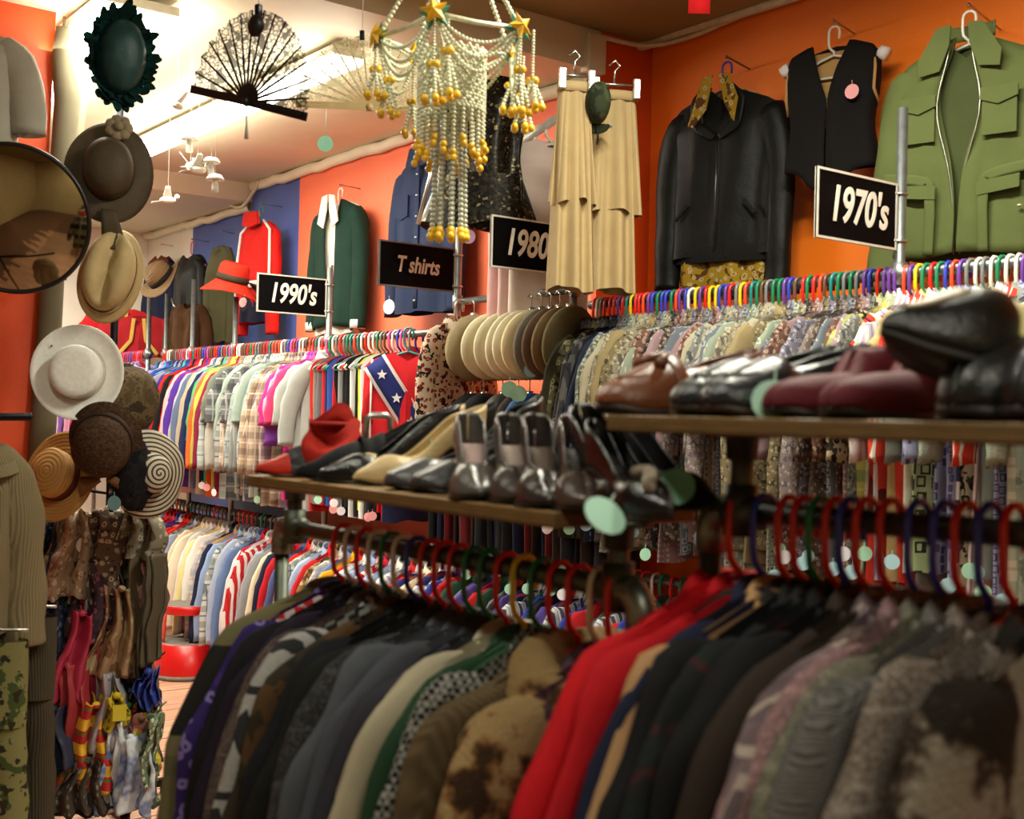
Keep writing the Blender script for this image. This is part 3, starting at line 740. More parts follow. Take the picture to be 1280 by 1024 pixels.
# ---- rack D, heavy coats, from its far end to the viewer
zd = 1.492
dl = [
 ('bright red wool coat at the far end of the coat rack', 930, '#c4101c', None, 'red', {}),
 ('second red wool coat, hung behind the navy coat', 960, '#b80e1a', None, 'blue', {}),
 ('navy blue wool coat beside the camel coat', 990, '#141a33', None, 'red', {}),
 ('camel brown wool coat between navy and black coats', 1010, '#a5805a', None, 'red', {}),
 ('black coat beside the camel coat', 1030, '#101114', None, 'green', {}),
 ('black coat with dark green sheen, second black after the camel coat', 1050, '#12161a', None, 'red', {}),
 ('dark teal coat with faint red checks among the black coats', 1068, ('plaid', '#14201f', '#1a1416', '#3c1a1c'), None, 'blue', {}),
 ('black wool coat, third black after the camel coat', 1088, '#0e0e10', None, 'red', {}),
 ('dark brown wool coat between black and plaid coats', 1118, '#2a211a', None, 'red', {}),
 ('mauve grey plaid wool coat with cream lines', 1152, ('plaid', '#756468', '#54464c', '#b8a89c'), None, 'blue', {}),
 ('rose and grey flecked tweed coat behind the green tweed', 1186, ('tweed', '#84686a', '#5c4448', '#b89090', 2.6), None, 'blue', {}),
 ('greenish grey tweed coat with a fine check', 1212, ('tweed', '#686658', '#44443c', '#94907c', 2.6), None, 'red', {}),
 ('grey herringbone tweed coat', 1242, ('herringbone', '#7c7a76', '#484644', None, 2.4), None, 'blue', {}),
 ('brownish grey flecked tweed coat beside the herringbone coat', 1272, ('tweed', '#6c6058', '#3c3430', '#a89c90', 2.6), None, 'red', {}),
 ('mottled black and cream fur coat at the near end of the coat rack', 1352, ('fur', '#1c1814', '#c4b8a4', '#5c4a3c'), None, 'red', {}),
]
for i, (lab, px, c, sm, hc, ex) in enumerate(dl):
    mat = S(c) if isinstance(c, str) else cloth(*c[:4], **({'s': c[4]} if len(c) > 4 else {}))
    if isinstance(c, str): mat = cloth('velvet', c) if c in ('#c4101c', '#b80e1a') else S(c)
    g = coat(lab, XD, px, lerp(1.487, 1.502, i / 15), .205, mat, seed=20 + i, hang=hc, hlabel='%s plastic hanger, %s from the far end of the coat rack' % (hc, ordw(i + 1)), yaw=RNC.uniform(-.06, .06), **ex)
    if i == 9:
        for k in range(2):
            m = MB(); m.ball((-.19, -.03, -.20 - k * .3), .011, 10, 6, .5); m.build('button', plain('#8c8478', .4), g)
    if i == 1:
        m = MB(); m.tube([(-.19, 0, -.155), (-.12, 0, -.125), (-.06, 0, -.10)], .012, 8); m.build('lining', S('#2a2220'), g)
# ---- rack C, sweaters and jackets
cl = [
 ('olive jacket with black stripes at the aisle end of the sweater rack', 'jacket', ('hstripe', '#6a6444', '#1c1b18', '#5c583c', .35), None, 'red'),
 ('purple patterned sweater with red and white yoke', 'sweater', ('floral', '#2c1c5c', '#7c6cac', '#3c2870'), ('check', '#c8b8b8', '#b82028'), 'white'),
 ('black fleece jacket beside the purple sweater', 'jacket', '#0f0d14', None, 'red'),
 ('very dark plum sweater with purple shoulders', 'sweater', '#1a1222', None, 'white'),
 ('taupe knit cardigan, only its edge showing', 'cardigan', ('tweed', '#4c403c', '#2c2422', '#6c5c54', 2.2), None, 'green'),
 ('black and white patterned knit cardigan', 'cardigan', ('knit', '#b4b4b0', '#16161a', '#4c4c4c', 1.0), None, 'white'),
 ('brown and dark green camouflage jacket', 'jacket', ('camo', '#2c2418', '#4c3620', '#1a1c12'), None, 'blue'),
 ('black jacket with a red and white ring-shaped collar tip', 'jacket', '#101216', None, 'red'),
 ('black green fleece next to the tweed blazer', 'jacket', '#10140f', None, 'red'),
 ('charcoal tweed blazer beside the black green fleece', 'blazer', ('tweed', '#2c2c2e', '#18181a', '#54545a', 2.2), None, 'red'),
 ('mid grey wool blazer beside the charcoal tweed', 'blazer', '#4c5058', None, 'green'),
 ('second grey wool blazer, slightly darker', 'blazer', '#44474f', None, 'green'),
 ('slate grey jacket with dark edges', 'jacket', '#2c2c34', None, 'red'),
 ('cream cotton jacket beside the green jacket', 'jacket', '#a49c84', None, 'yellow'),
 ('forest green jacket with a buttoned shoulder strap', 'jacket', '#1c3a24', None, 'green'),
 ('black and white houndstooth jacket', 'jacket', ('check', '#18181a', '#8c8c84', None, 2.4), None, 'red'),
 ('brown corduroy jacket beside the fur coat', 'jacket', ('cord', '#5c4c34'), None, 'red'),
 ('cream fur coat with dark brown markings and a fluffy collar', 'coat', ('fur', '#d8b880', '#1c0e08', '#a87844', 1.0), None, 'white'),
 ('dark mauve knit edge at the near end of the sweater rack', 'cardigan', ('tweed', '#4c3440', '#2c2028', '#705060'), None, 'red'),
]
ycs = [1.905 - i * .0408 for i in range(len(cl))]
for i, (lab, noun, c, sm, hc) in enumerate(cl):
    mat = S(c) if isinstance(c, str) else cloth(*c[:4], **({'s': c[4]} if len(c) > 4 else {}))
    w = .178 if i else .172
    fur = i == 17
    g = coat(lab, XC, 0, ZC, w, mat, cloth(*sm) if sm and False else None, seed=50 + i, noun=noun, hang=hc, hlabel='%s plastic hanger, %s from the aisle end of the sweater rack' % (hc, ordw(i + 1)), y=ycs[i], yaw=RNC.uniform(-.05, .05) + (.22 if fur else 0),
             t=.034 if fur else .022, sl=(.64, .10 if fur else .078, .075 if fur else .055, .05 if fur else .026, .125 if i else .13), collar=not fur)
    if i == 1:
        m = body_mb(.19, .26, .0235, -.071, .37, seed=51, nu=36, nv=8, fold=.008); m.build('yoke', cloth(*sm), g)
        price_tag(g, (-.26, -.03, -.62), 'blue', -.5, .02)
    if i == 7:
        m = MB(); m.tube([(-.205 + .018 * cos(a), -.03, -.21 + .035 * sin(a)) for a in [radians(20 + 28 * k) for k in range(11)]], .007, 8); m.build('collar_trim', plastic('#d42a1c'), g)
        m = MB(); m.tube([(-.21, -.028, -.235), (-.215, -.03, -.30)], .010, 8); m.build('collar_tip', S('#b8c0c0'), g)
    if i == 14:
        m = MB(); m.grid(lambda u, v: (lerp(-.195, -.06, u), (v - .5) * .04 * (1 - .3 * (1 - u)) - .004, lerp(-.152, -.098, u) + .006), 10, 3); m.build('shoulder_strap', S('#23422b'), g, solid=.004)
        m = MB(); m.ball((-.165, -.008, -.128), .008, 10, 6, .5); m.build('button', metal('#b8b4a4', .3), g)
        m = MB(); m.tube([(-.2, -.03, -.165), (-.14, -.03, -.135), (-.06, -.032, -.10)], .006, 6); m.build('lining', S('#b49c78'), g)
    if fur:
        m = MB()
        def fc(u, v):
            th = -PI / 2 + .25 + (2 * PI - .5) * u; ph = 2 * PI * v
            n = 1 + .25 * noise.noise(Vector((cos(th) * 2, sin(th) * 2, v * 3)))
            return ((.105 + .042 * cos(ph) * n) * cos(th), (.075 + .04 * cos(ph) * n) * sin(th), -.12 + .052 * sin(ph) * n - .05 * (1 - sin(th)) / 2)
        m.grid(fc, 30, 10); m.build('collar', cloth('fur', '#c4a46c', '#3c2616', '#a88050', .8), g)

# ------------------------------------------------------------------ shoes
LAST = {}
def shoe(label, loc, direction, up_mat, L=.25, W=.04, heelh=.07, toe='point', vamp=.70, hb=.055, hs=.035, ht=.045, heel='stiletto', sole='#1a1612', insole='#8c7864', pitch=0, roll=0, name='pump', hw=.023, group=None, sole_t=.004, thr=.26):
    """direction: horizontal heading of the toe; loc: ground point under the toe tip"""
    d = Vector((direction[0], direction[1], 0)).normalized(); yaw = math.atan2(d.y, d.x)
    root = thing(name, label, 'shoe', loc, (0, 0, 0), group)
    root.matrix_world = Matrix.Translation(loc) @ Matrix.Rotation(yaw, 4, 'Z') @ Matrix.Rotation(-pitch, 4, 'Y') @ Matrix.Rotation(roll, 4, 'X')
    q = lambda x: 1 - x / L            # 0 toe .. 1 heel
    def zs(f):    # f: 0 heel, 1 toe
        return sole_t + heelh * (1 - sst(.18, .68, f)) + .006 * sst(.85, 1, f) + (0 if f > .18 else 0)
    def wd(f):
        if f < .14: a = hw * sqrt(max(0, 1 - ((.14 - f) / .14) ** 2)) if f > 0 else 0
        elif f < .40: a = lerp(hw, hw * .92, sst(.14, .40, f))
        elif f < .70: a = lerp(hw * .92, W, sst(.40, .70, f))
        else:
            k = min(1, max(0, (f - .70) / .30))
            a = W * ((1 - k ** 1.35) if toe == 'point' else sqrt(max(0, 1 - k ** 2.4)) if toe == 'round' else (1 - k ** 2) ** .8)
        return max(a, .0012)
    def hh(f):    # topline height above sole
        top = lerp(hb, hs, sst(.0, .38, f)); top = lerp(top, ht, sst(.55, vamp, f))
        return max(.003, (lerp(top, ht * .42 if toe != 'round' else ht * .6, sst(vamp, 1, f)) + (.3 * hb * (1 - f / .12) ** 1.0 * .5 if f < .12 else 0)) * (1 - (max(0, (f - vamp) / (1 - vamp))) ** 4) ** .5)
    X = lambda f: -L * (1 - f)
    LAST['p'] = lambda f, s, d=.003: Vector((X(f), (wd(f) + d) * sin(s), zs(f) + (hh(f) + d) * cos(s)))
    N = 30; K = 7; m = MB()
    for sd in (-1, 1):
        def fn(u, v):
            f = .5 - .5 * cos(PI * u); a = v
            k = sst(vamp - thr, vamp + .05, f); ww = wd(f); h = hh(f)
            o = (ww * (1 + .06 * sin(PI * a) - .18 * a * a), h * a); c = (ww * cos(a * PI / 2) ** .8 if a < 1 else 0, h * sin(a * PI / 2) ** .85)
            return (X(f) - (.006 * a if f < .1 else 0), sd * lerp(o[0], c[0], k), zs(f) + lerp(o[1], c[1], k))
        m.grid(fn, N, K)
    m.build('upper', up_mat, root, solid=.0026)
    SM = plain(sole, .5)
    def slab(wk, z0, z1, f0=0.0, f1=1.0):
        mm = MB(); n = 26
        rows = []
        for i in range(n + 1):
            f = lerp(f0, f1, .5 - .5 * cos(PI * i / n)); ww = wd(f) * wk
            rows.append([(X(f), -ww, zs(f) + z0), (X(f), ww, zs(f) + z0), (X(f), ww, zs(f) + z1), (X(f), -ww, zs(f) + z1)])
        vs = [p for r in rows for p in r]; fs = [(0, 3, 2, 1), (n * 4, n * 4 + 1, n * 4 + 2, n * 4 + 3)]
        for i in range(n):
            for k in range(4): a = i * 4; fs.append((a + k, a + (k + 1) % 4, a + 4 + (k + 1) % 4, a + 4 + k))
        return mm.add(vs, fs)
    slab(1.05, -sole_t, 0).build('sole', SM, root)
    slab(.93, .0015, .003, .01, .9).build('insole', plain(insole, .7), root)
    if heelh > .012:
        mm = MB(); r0 = hw * .85; r1 = .007 if heel == 'stiletto' else hw * .7
        def hf(u, v):
            a = 2 * PI * u; r = lerp(r0, r1, sst(0, .6 if heel == 'stiletto' else 1, v)); zt = zs(.1) - sole_t
            return (-L * .88 + r * cos(a) * 1.1 - (.008 * v), r * sin(a), lerp(zt, 0, v) if v < 1 else 0)
        mm.grid(hf, 12, 8, closeu=True); mm.f.append(tuple(len(mm.v) - 12 + i for i in range(12)))
        mm.build('heel', SM if heel != 'wrap' else up_mat, root)
    return root
def metallic_leather(c, r=.3): return leather(c, r)
SLV = leather('#4c4844', .25); PWT = leather('#3a3532', .22); BLK = leather('#0d0d0e', .22); BGE = leather('#c0a878', .4); MAR = cloth('velvet', '#5c1420', rough=.7)
BRN = leather('#6c3c22', .35); NVY = leather('#1a1f24', .3); SUE = cloth('velvet', '#101012')
CT = SCZ + .001
def wtag(parent, wloc, col, rot, r, label):
    o = inst('price_tag', tag_mesh(r), plain(col, .6, 0, .06), parent)
    o.matrix_parent_inverse = parent.matrix_world.inverted(); o.location = wloc; o.rotation_euler = rot; o['label'] = label; return o
def on(px, X, z): return Vector((X, Yof(px, X), z))
# silver and pewter pumps facing the viewer
for i, (px, mat, lab, ins) in enumerate([(604, SLV, 'silver grey pump facing out with pink insole, leftmost of the four', '#b49a94'), (655, PWT, 'dark pewter pump second from the beige shoes, facing out', '#a8968c'),
                                    (690, leather('#2f2a28', .2), 'shiny bronze black pump, third in the facing row', '#5c4c40'), (737, leather('#3c302c', .22), 'bronze and silver pump next to the black pump', '#2c2420')]):
    loc = on(px, .965 + .01 * (i % 2), CT); dr = Vector((-loc.x * .78, -loc.y, 0))
    shoe(lab, loc, dr, mat, L=.20, W=.039, heelh=.068, toe='almond', vamp=.66, hb=.045, hs=.035, ht=.045, insole=ins, name='pump')
    if i == 0:
        pass
p1 = on(800, .975, CT)
s0 = s = shoe('black patent pump tilted with round mint sticker on its heel', on(800, .985, CT), (-.50, -.86), BLK, L=.21, W=.038, heelh=.075, toe='point', vamp=.68, insole='#1c1a1a', roll=.25)
m = MB(); m.cyl((0, 0, 0), .021, 0, .001, 18); m.xf(Matrix.Translation((-.20, -.033, .05)) @ Matrix.Rotation(PI / 2, 4, 'X')); m.build('size_sticker', plain('#3c4a44', .6), s)
s = shoe('black pointed shoe with a beige beaded bow across the toe', on(842, .975, CT), (-.30, -.95), BLK, L=.22, W=.036, heelh=.05, toe='point', vamp=.70, insole='#1c1a1a')
m = MB()
for k in range(9):
    a = k / 8; m.ball(tuple(LAST['p'](.62 + .22 * a, .5 - .9 * a, .005)), .009, 8, 6, .9); m.ball(tuple(LAST['p'](.66 + .16 * a, -.2 + .9 * a * (1 - a), .008)), .008, 8, 6, .9)
m.build('beaded_bow', cloth('fur', '#c4b49c', '#8c7860', '#d8ccb8'), s)
shoe('black suede shoe behind the bow shoe at the shelf end', on(900, 1.14, CT), (-.1, -1), SUE, L=.22, W=.036, heelh=.06, toe='point', vamp=.7, insole='#141414')
wtag(s0, at(768, 618, 1.42), '#a0ccb8', (-.85, .55, -.62), .027, 'pale mint oval price tag hanging over the shelf edge')
wtag(s, at(850, 574, 1.5), '#6cac90', (-.2, .1, -.75), .023, 'green oval price tag')
# (tags above use world places)
# beige pumps and black flats pointing to the aisle
shoe('beige pump pointing at the aisle, first of the beige pair', on(414, .975, CT), (-1, .12), BGE, L=.245, W=.038, heelh=.07, toe='point', vamp=.72, insole='#d0c0a0')
s = shoe('beige pump overlapping the first one, mint tag inside', on(444, .98, CT), (-1, .06), BGE, L=.245, W=.038, heelh=.07, toe='point', vamp=.72, insole='#d0c0a0')
price_tag(s, (-.16, -.03, .09), 'mint', 1.2, .018)
shoe('dark sparkly flat shoe in front of the beige pumps', on(486, .972, CT), (-1, .05), leather('#3c3c3e', .3), L=.22, W=.042, heelh=.03, toe='round', vamp=.66, heel='block', insole='#2c2a28', name='flat_shoe')
shoe('dark grey quilted flat shoe beside the silver pump', on(520, .975, CT), (-1, .0), leather('#2c2c2e', .35), L=.22, W=.042, heelh=.03, toe='round', vamp=.66, heel='block', insole='#2c2a28', name='flat_shoe')
s = shoe('red toed mule with grey strap at the far shelf end', on(322, .945, CT), (-1, .25), leather('#b82c1c', .45), L=.25, W=.043, heelh=.02, toe='point', vamp=.60, hb=.02, hs=.015, ht=.05, insole='#d0ccbc', heel='block', name='mule')
q_ = LAST['p']; m = MB(); m.grid(lambda u, v: tuple(q_(.62 + .16 * v, (u - .5) * 3.0, .004)), 14, 4); m.build('strap', cloth('tweed', '#3c3c40', '#202022', '#606064'), s, solid=.003)
s = shoe('black suede shoe with a square silver buckle', on(372, .95, CT), (-1, .3), SUE, L=.26, W=.042, heelh=.045, toe='point', vamp=.58, hb=.07, hs=.05, ht=.062, heel='block', insole='#1a1a1a', name='buckled_shoe')
m = MB(); m.tube([(-.150 + .021 * a, -.034 + .004 * b, .085 + .024 * b) for a, b in [(-1, -1), (-.6, -1.2), (.6, -1.2), (1, -1), (1.1, 0), (1, 1), (.6, 1.2), (-.6, 1.2), (-1, 1), (-1.1, 0)]], .006, 8, closed=True); m.build('buckle', metal('#b4b4b0', .3), s)
q_ = LAST['p']; m = MB(); m.grid(lambda u, v: tuple(q_(.42 + .16 * v, (u - .5) * 3.0, .006)), 12, 3); m.build('strap', SUE, s, solid=.005)
s = shoe('black patent pump with pale edge beside the buckled shoe', on(398, .955, CT), (-1, .2), BLK, L=.25, W=.038, heelh=.07, toe='point', vamp=.7, insole='#26262a')
m = MB(); m.tube([(-.02, -.026, .012), (-.06, -.036, .012), (-.1, -.036, .016), (-.13, -.03, .03)], .003, 6); m.build('welt', plain('#b8b8b4', .3), s)
shoe('black pump with mint tag behind the beige pair', on(470, 1.05, CT), (-1, .1), SUE, L=.23, W=.038, heelh=.075, toe='point', vamp=.7, insole='#202422')
shoe('dark green black pump heel behind the beige pumps', on(530, 1.06, CT), (-1, .1), leather('#141c1a', .3), L=.22, W=.038, heelh=.085, toe='point', vamp=.7, insole='#202422')
# red gathered pouch behind the mule
pp = at(405, 548, 2.2)
g = thing('pouch_bag', 'scarlet suede gathered pouch standing behind the red toed mule', 'bag', (pp.x + .02, pp.y, CT), (0, 0, .5))
m = MB(); m.grid(lambda u, v: ((.062 * (1 + .25 * sin(PI * v)) * (1 - .35 * sst(.6, .8, v) + .35 * sst(.8, 1, v)) * cos(2 * PI * u) * (1 + .08 * sin(14 * PI * u) * v)), .04 * (1 + .3 * sin(PI * v)) * sin(2 * PI * u) * (1 + .08 * sin(10 * PI * u) * v), .105 * v + .02 * sin(2 * PI * u + 1) * v + .012 * sin(6 * PI * u) * v), 28, 12, closeu=True); m.build('body', cloth('velvet', '#b4281c'), g)
m = MB(); m.tube([(.05 * cos(a), .034 * sin(a), .096) for a in [i * PI / 10 for i in range(20)]], .005, 6, closed=True); m.build('drawstring', S('#8c1c14'), g)
# shoes of the upper shelf
DT = SDZ + .001
def loafer(label, px, mat, X0=1.035, L=.27, tassel=False, dr=(-1, .06), **k):
    s = shoe(label, on(px, X0, DT), dr, mat, L=L, W=.046, heelh=.022, toe='round', vamp=.56, hb=.06, hs=.045, ht=.066, heel='block', insole='#4c3a2c', name='loafer', hw=.032, sole_t=.009, sole='#2a1c12', **k)
    q_ = LAST['p']; m = MB(); pts = []
    for i in range(15):
        a = PI * i / 14; pts.append(tuple(q_(.66 + .22 * sin(a), -.75 * cos(a), .001)))
    m.tube(pts, .0035, 6); m.build('apron_seam', mat, s)
    if tassel:
        for sd in (-1, 1):
            mm = MB(); mm.tube([tuple(q_(.60, sd * .05, .007)), tuple(q_(.66, sd * .3, .009)), tuple(q_(.72, sd * .5, .007))], [.004, .006, .009], 8); mm.build('tassel', mat, s)
        mm = MB(); mm.grid(lambda u, v: tuple(q_(.57 + .08 * v, (u - .5) * 2.9, .004)), 12, 3); mm.build('strap', mat, s, solid=.003)
    return s
loafer('brown leather tassel loafer at the far end of the upper shelf', 752, BRN, tassel=True)
loafer('navy black loafer beside the brown tassel loafer', 846, NVY, X0=1.04)
s = loafer('second navy black loafer with a mint tag on it', 884, NVY, X0=1.035)
bpy.context.view_layer.update(); wtag(s, at(970, 462, 1.38), '#b4e4d0', (-.2, .1, -.72), .025, 'mint round price tag')
for lab, px, X0, rr in (('maroon velvet shoe beside the mint tag', 964, 1.045, 0), ('nearer maroon velvet shoe under the black boot', 1036, 1.035, 0)):
    shoe(lab, on(px, X0, DT), (-1, .08), MAR, L=.27, W=.044, heelh=.015, toe='round', vamp=.52, hb=.055, hs=.045, ht=.07, heel='block', insole='#241014', name='velvet_shoe', hw=.033, sole_t=.007)
bo = on(1096, .985, DT); bo.z = atX(1098, 412, .985).z - .01
BK2 = leather('#121614', .33)
s = shoe('black leather shoe with upturned pointed toe, propped on the maroon pair', bo, (-1, .22), BK2, L=.32, W=.052, heelh=.012, toe='point', vamp=.60, hb=.085, hs=.07, ht=.085, heel='block', insole='#c8b070', name='pointed_shoe', hw=.042, sole_t=.008, pitch=.27)
pp = LAST['p']; m = MB(); m.grid(lambda u, v: tuple(pp(.94 - .20 * v, (u - .5) * 1.3 - .2, .003)), 10, 8); m.build('vamp_highlight', leather('#a4947c', .4), s, solid=.003)  # beige patch paints the reflection on top of the black toe
m = MB(); m.tube([tuple(pp(.60 - .05 * cos(a), a, .006)) for a in [-1.5 + 3 * i / 14 for i in range(15)]], .007, 8); m.build('cream_topline', plain('#d8c888', .5), s)
m = MB(); m.tube([(-.13, -.05, .012), (-.16, -.052, .006), (-.19, -.049, .012)], .005, 6); m.build('welt_clip', plain('#b8b8b0', .4), s)
shoe('second black leather shoe behind the upturned one', on(1190, 1.03, DT), (-1, .1), BK2, L=.3, W=.05, heelh=.02, toe='round', vamp=.5, hb=.10, hs=.09, ht=.11, heel='block', insole='#1a1a18', name='ankle_shoe', hw=.042, sole_t=.01)
shoe('third black leather shoe at the near end of the upper shelf', on(1270, 1.03, DT), (-1, .1), BK2, L=.3, W=.05, heelh=.02, toe='round', vamp=.5, hb=.11, hs=.10, ht=.12, heel='block', insole='#1a1a18', name='ankle_shoe', hw=.042, sole_t=.01)
# ------------------------------------------------------------------ clothes hung on the walls
YF = -PI / 2          # front (local -y) towards the shop
def hook(parent, z=.0, d=.05):
    m = MB(); m.tube([(0, d, z + .01), (0, 0, z + .012), (0, -.012, z + .004), (0, -.008, z + .016)], .004, 6); m.build('wall_hook', metal('#b8b8b0', .3), parent)
def wall_garment(name, label, cat, loc, yaw, w, L, mat, sl=None, slope=.34, t=.05, top=-.09, gap=None, seed=0, waist=0, flare=0, hangc=None, smat=None, solid=.004, hemfn=None, fold=.009, nv=22, bend=.1, hk=True, neck=.06):
    g = thing(name, label, cat, loc, (0, 0, yaw))
    body_mb(w, L, t, top, slope, neck, flare, seed, 44, nv, fold, gap, waist, hemfn).build('body', mat, g, solid=solid if gap else 0)
    if sl:
        for sd in (-1, 1): sleeve_mb(sd, w, top, slope, sl[0], sl[1], sl[2], sl[3], sl[4], seed, 14, 20, fwd=-.02, wr=.010, bend=bend).build('sleeve', smat or mat, g)
    if hk: hook(g, .03, (XW if loc[0] < XW else XO) - loc[0])
    if hangc:
        o = inst('clothes_hanger', hanger_mesh(.17, .005, .022, 8), hangc); o.matrix_world = Matrix.Translation(loc) @ Matrix.Rotation(yaw, 4, 'Z')
        setp(o, label_h[label], 'hanger')
    return g
label_h = {}
def strip(parent, name, mat, pts, wd, y, solid=.003, n=8):
    """flat band following pts (x, z) on the front of a garment"""
    m = MB(); P = [Vector((a, 0, b)) for a, b in pts]
    L = len(P)
    def fn(u, v):
        k = v * (L - 1); i = min(L - 2, int(k)); p = P[i].lerp(P[i + 1], k - i); d = (P[i + 1] - P[i]).normalized(); nrm = Vector((-d.z, 0, d.x))
        q = p + nrm * (u - .5) * (wd(v) if callable(wd) else wd)
        return (q.x, y(v) if callable(y) else y, q.z)
    m.grid(fn, 4, n * (L - 1)); return m.build(name, mat, parent, solid=solid)
def patch(parent, name, mat, poly, y, th=.006, bevel=.002):
    m = MB(); n = len(poly)
    m.add([(a, y, b) for a, b in poly] + [(a, y - th, b) for a, b in poly], [tuple(range(n)), tuple(range(2 * n - 1, n - 1, -1))] + [(i, (i + 1) % n, n + (i + 1) % n, n + i) for i in range(n)])
    return m.build(name, mat, parent, smooth=False, bevel=bevel)
def button(parent, x, y, z, r, mat, name='button'):
    m = MB(); m.ball((x, y, z), r, 10, 6, .6); return m.build(name, mat, parent)
WHT = plastic('#dcd8cc')
# --- black leather jacket over a floral shirt (orange wall)
LEA = leather('#0f100f', .48); RIB = cloth('cord', '#151517'); FLS = cloth('floral', '#a48420', '#c0a878', '#5c3c18')
loc = atX(909, 84, 3.72)
label_h['black leather bomber jacket over a gold floral shirt on the orange wall'] = 'purple plastic hanger of the leather jacket on the orange wall'
g = wall_garment('leather_jacket', 'black leather bomber jacket over a gold floral shirt on the orange wall', 'jacket', loc, YF + .25, .255, .80, LEA, (.74, .078, .058, .055, .0), .40, .07, -.085, seed=3, hangc=plastic('#4a38a0'), fold=.012, hemfn=lambda x, s: 0, neck=.03)
loc_leather = loc
m = MB(); m.lathe([(1, 0), (1.03, -.02), (1.0, -.05), (.97, -.065)], 40, .245, .075, (0, 0, -.755)); m.build('waistband', RIB, g)
for sd in (-1, 1):
    strip(g, 'lapel', LEA, [(sd * .04, -.09), (sd * .10, -.16), (sd * .085, -.26), (sd * .012, -.31)], lambda v: .055 * sin(PI * min(.97, .25 + .6 * v)), -.078, .006)
    strip(g, 'pocket', LEA, [(sd * .13, -.58), (sd * .185, -.64)], .016, -.082, .006)
m = MB(); m.tube([(0, -.074, -.33), (.004, -.082, -.5), (0, -.08, -.78)], .004, 6); m.build('zip', metal('#6c6c6c', .3), g)
g2 = thing('floral_shirt', 'gold and orange floral shirt showing at collar and hem of the leather jacket', 'shirt', loc, (0, 0, YF + .25))
hook(g2, .03, XO - loc[0]); body_mb(.20, .93, .045, -.08, .40, .05, 0, 4, 40, 14, .012).build('body', FLS, g2)
for sd in (-1, 1):
    patch(g2, 'collar', FLS, [(sd * .015, -.055), (sd * .06, -.06), (sd * .10, -.16), (sd * .085, -.25), (sd * .045, -.18)] if sd > 0 else [(-.015, -.055), (-.045, -.19), (-.105, -.26), (-.125, -.25), (-.06, -.06)], -.09)
# --- black velvet vest
VEL = cloth('velvet', '#0e0b0c'); TAN = S('#b48c58')
loc = atX(1043, 40, 3.74)
lab = 'black velvet waistcoat with tan lining on the orange wall'
label_h[lab] = 'white plastic hanger inside the velvet waistcoat'
g = wall_garment('waistcoat', lab, 'waistcoat', loc, YF + .22, .185, .58, VEL, None, .22, .055, -.05, gap=lambda v: max(.004, .075 * (1 - v / .42)), seed=9, waist=.12, hangc=WHT, solid=.006, hemfn=lambda x, s: (.05 * abs(x) - .04 * exp(-((abs(x) - .25) / .2) ** 2)) if s < 0 else .05, fold=.006)
m = MB(); m.grid(lambda u, v: (lerp(-.1, .1, u), .02, lerp(-.07, -.36, v)), 6, 8); m.build('lining', TAN, g, solid=.003)
for sd in (-1, 1):
    m = MB(); m.tube([(sd * .165, -.01, -.10), (sd * .18, -.03, -.17), (sd * .178, -.035, -.25), (sd * .185, 0, -.30)], .006, 6); m.build('armhole_edging', TAN, g)
    m = MB(); m.tube([(sd * .185, 0, -.11), (sd * .215, 0, -.125)], .026, 10); m.build('shoulder_pad', S('#e0dcdc'), g)
price_tag(g, (.11, -.075, -.22), 'pink', 0, .028)
# --- olive field jacket
OLV = S('#5a6438'); OLD = S('#444c2a')
loc = atX(1212, 22, 3.62)
lab = 'olive green field jacket with belt and open zip on the orange wall'
label_h[lab] = 'white plastic hanger of the olive field jacket'
def ogap(v): return .022 + .045 * exp(-((v - .30) / .22) ** 2) - .016 * sst(.4, .9, v)
g = wall_garment('field_jacket', lab, 'jacket', loc, YF + .22, .235, .80, OLV, (.74, .08, .068, .065, .02), .40, .075, -.07, gap=ogap, seed=12, hangc=WHT, fold=.013, waist=.05, solid=.006, bend=-.2)
body_mb(.225, .76, .05, -.08, .36, .05, 0, 13, 36, 14, .008).build('inner_back', OLD, g)
m = MB(); m.grid(lambda u, v: (.085 * cos(PI * u), .05 * sin(PI * u) - .01, -.075 + .05 * v + .01 * sin(PI * u)), 16, 3); m.build('collar_stand', OLV, g, solid=.006)
for sd in (-1, 1):
    patch(g, 'collar', OLV, [(sd * .03, -.045), (sd * .075, -.05), (sd * .135, -.15), (sd * .13, -.20), (sd * .065, -.19), (sd * .035, -.11)][::sd], -.086, .008)
    patch(g, 'pocket_flap', OLV, [(sd * .075, -.27), (sd * .19, -.27), (sd * .19, -.305), (sd * .13, -.325), (sd * .075, -.305)][::sd], -.09, .008)
    patch(g, 'pocket', OLV, [(sd * .08, -.31), (sd * .185, -.31), (sd * .185, -.42), (sd * .08, -.42)][::sd], -.084, .006)
    patch(g, 'pocket_flap', OLV, [(sd * .07, -.575), (sd * .20, -.56), (sd * .20, -.60), (sd * .07, -.615)][::sd], -.092, .008)
    strip(g, 'belt', OLV, [(sd * .25, -.53), (sd * .14, -.545), (sd * .09, -.56), (sd * .085, -.66), (sd * .09, -.80)], .034, -.094, .005)
    m = MB(); m.tube([(sd * (ogap(v) + .004), -.078 - .012 * sin(PI * v), lerp(-.10, -.80, v)) for v in [i / 14 for i in range(15)]], .0035, 6); m.build('zip', metal('#8c8c80', .35), g)
button(g, .2, -.085, -.66, .008, plain('#c4c0a8', .4)); button(g, .265, -.06, -.31, .010, plain('#3c3a34', .4), 'cuff_tab')
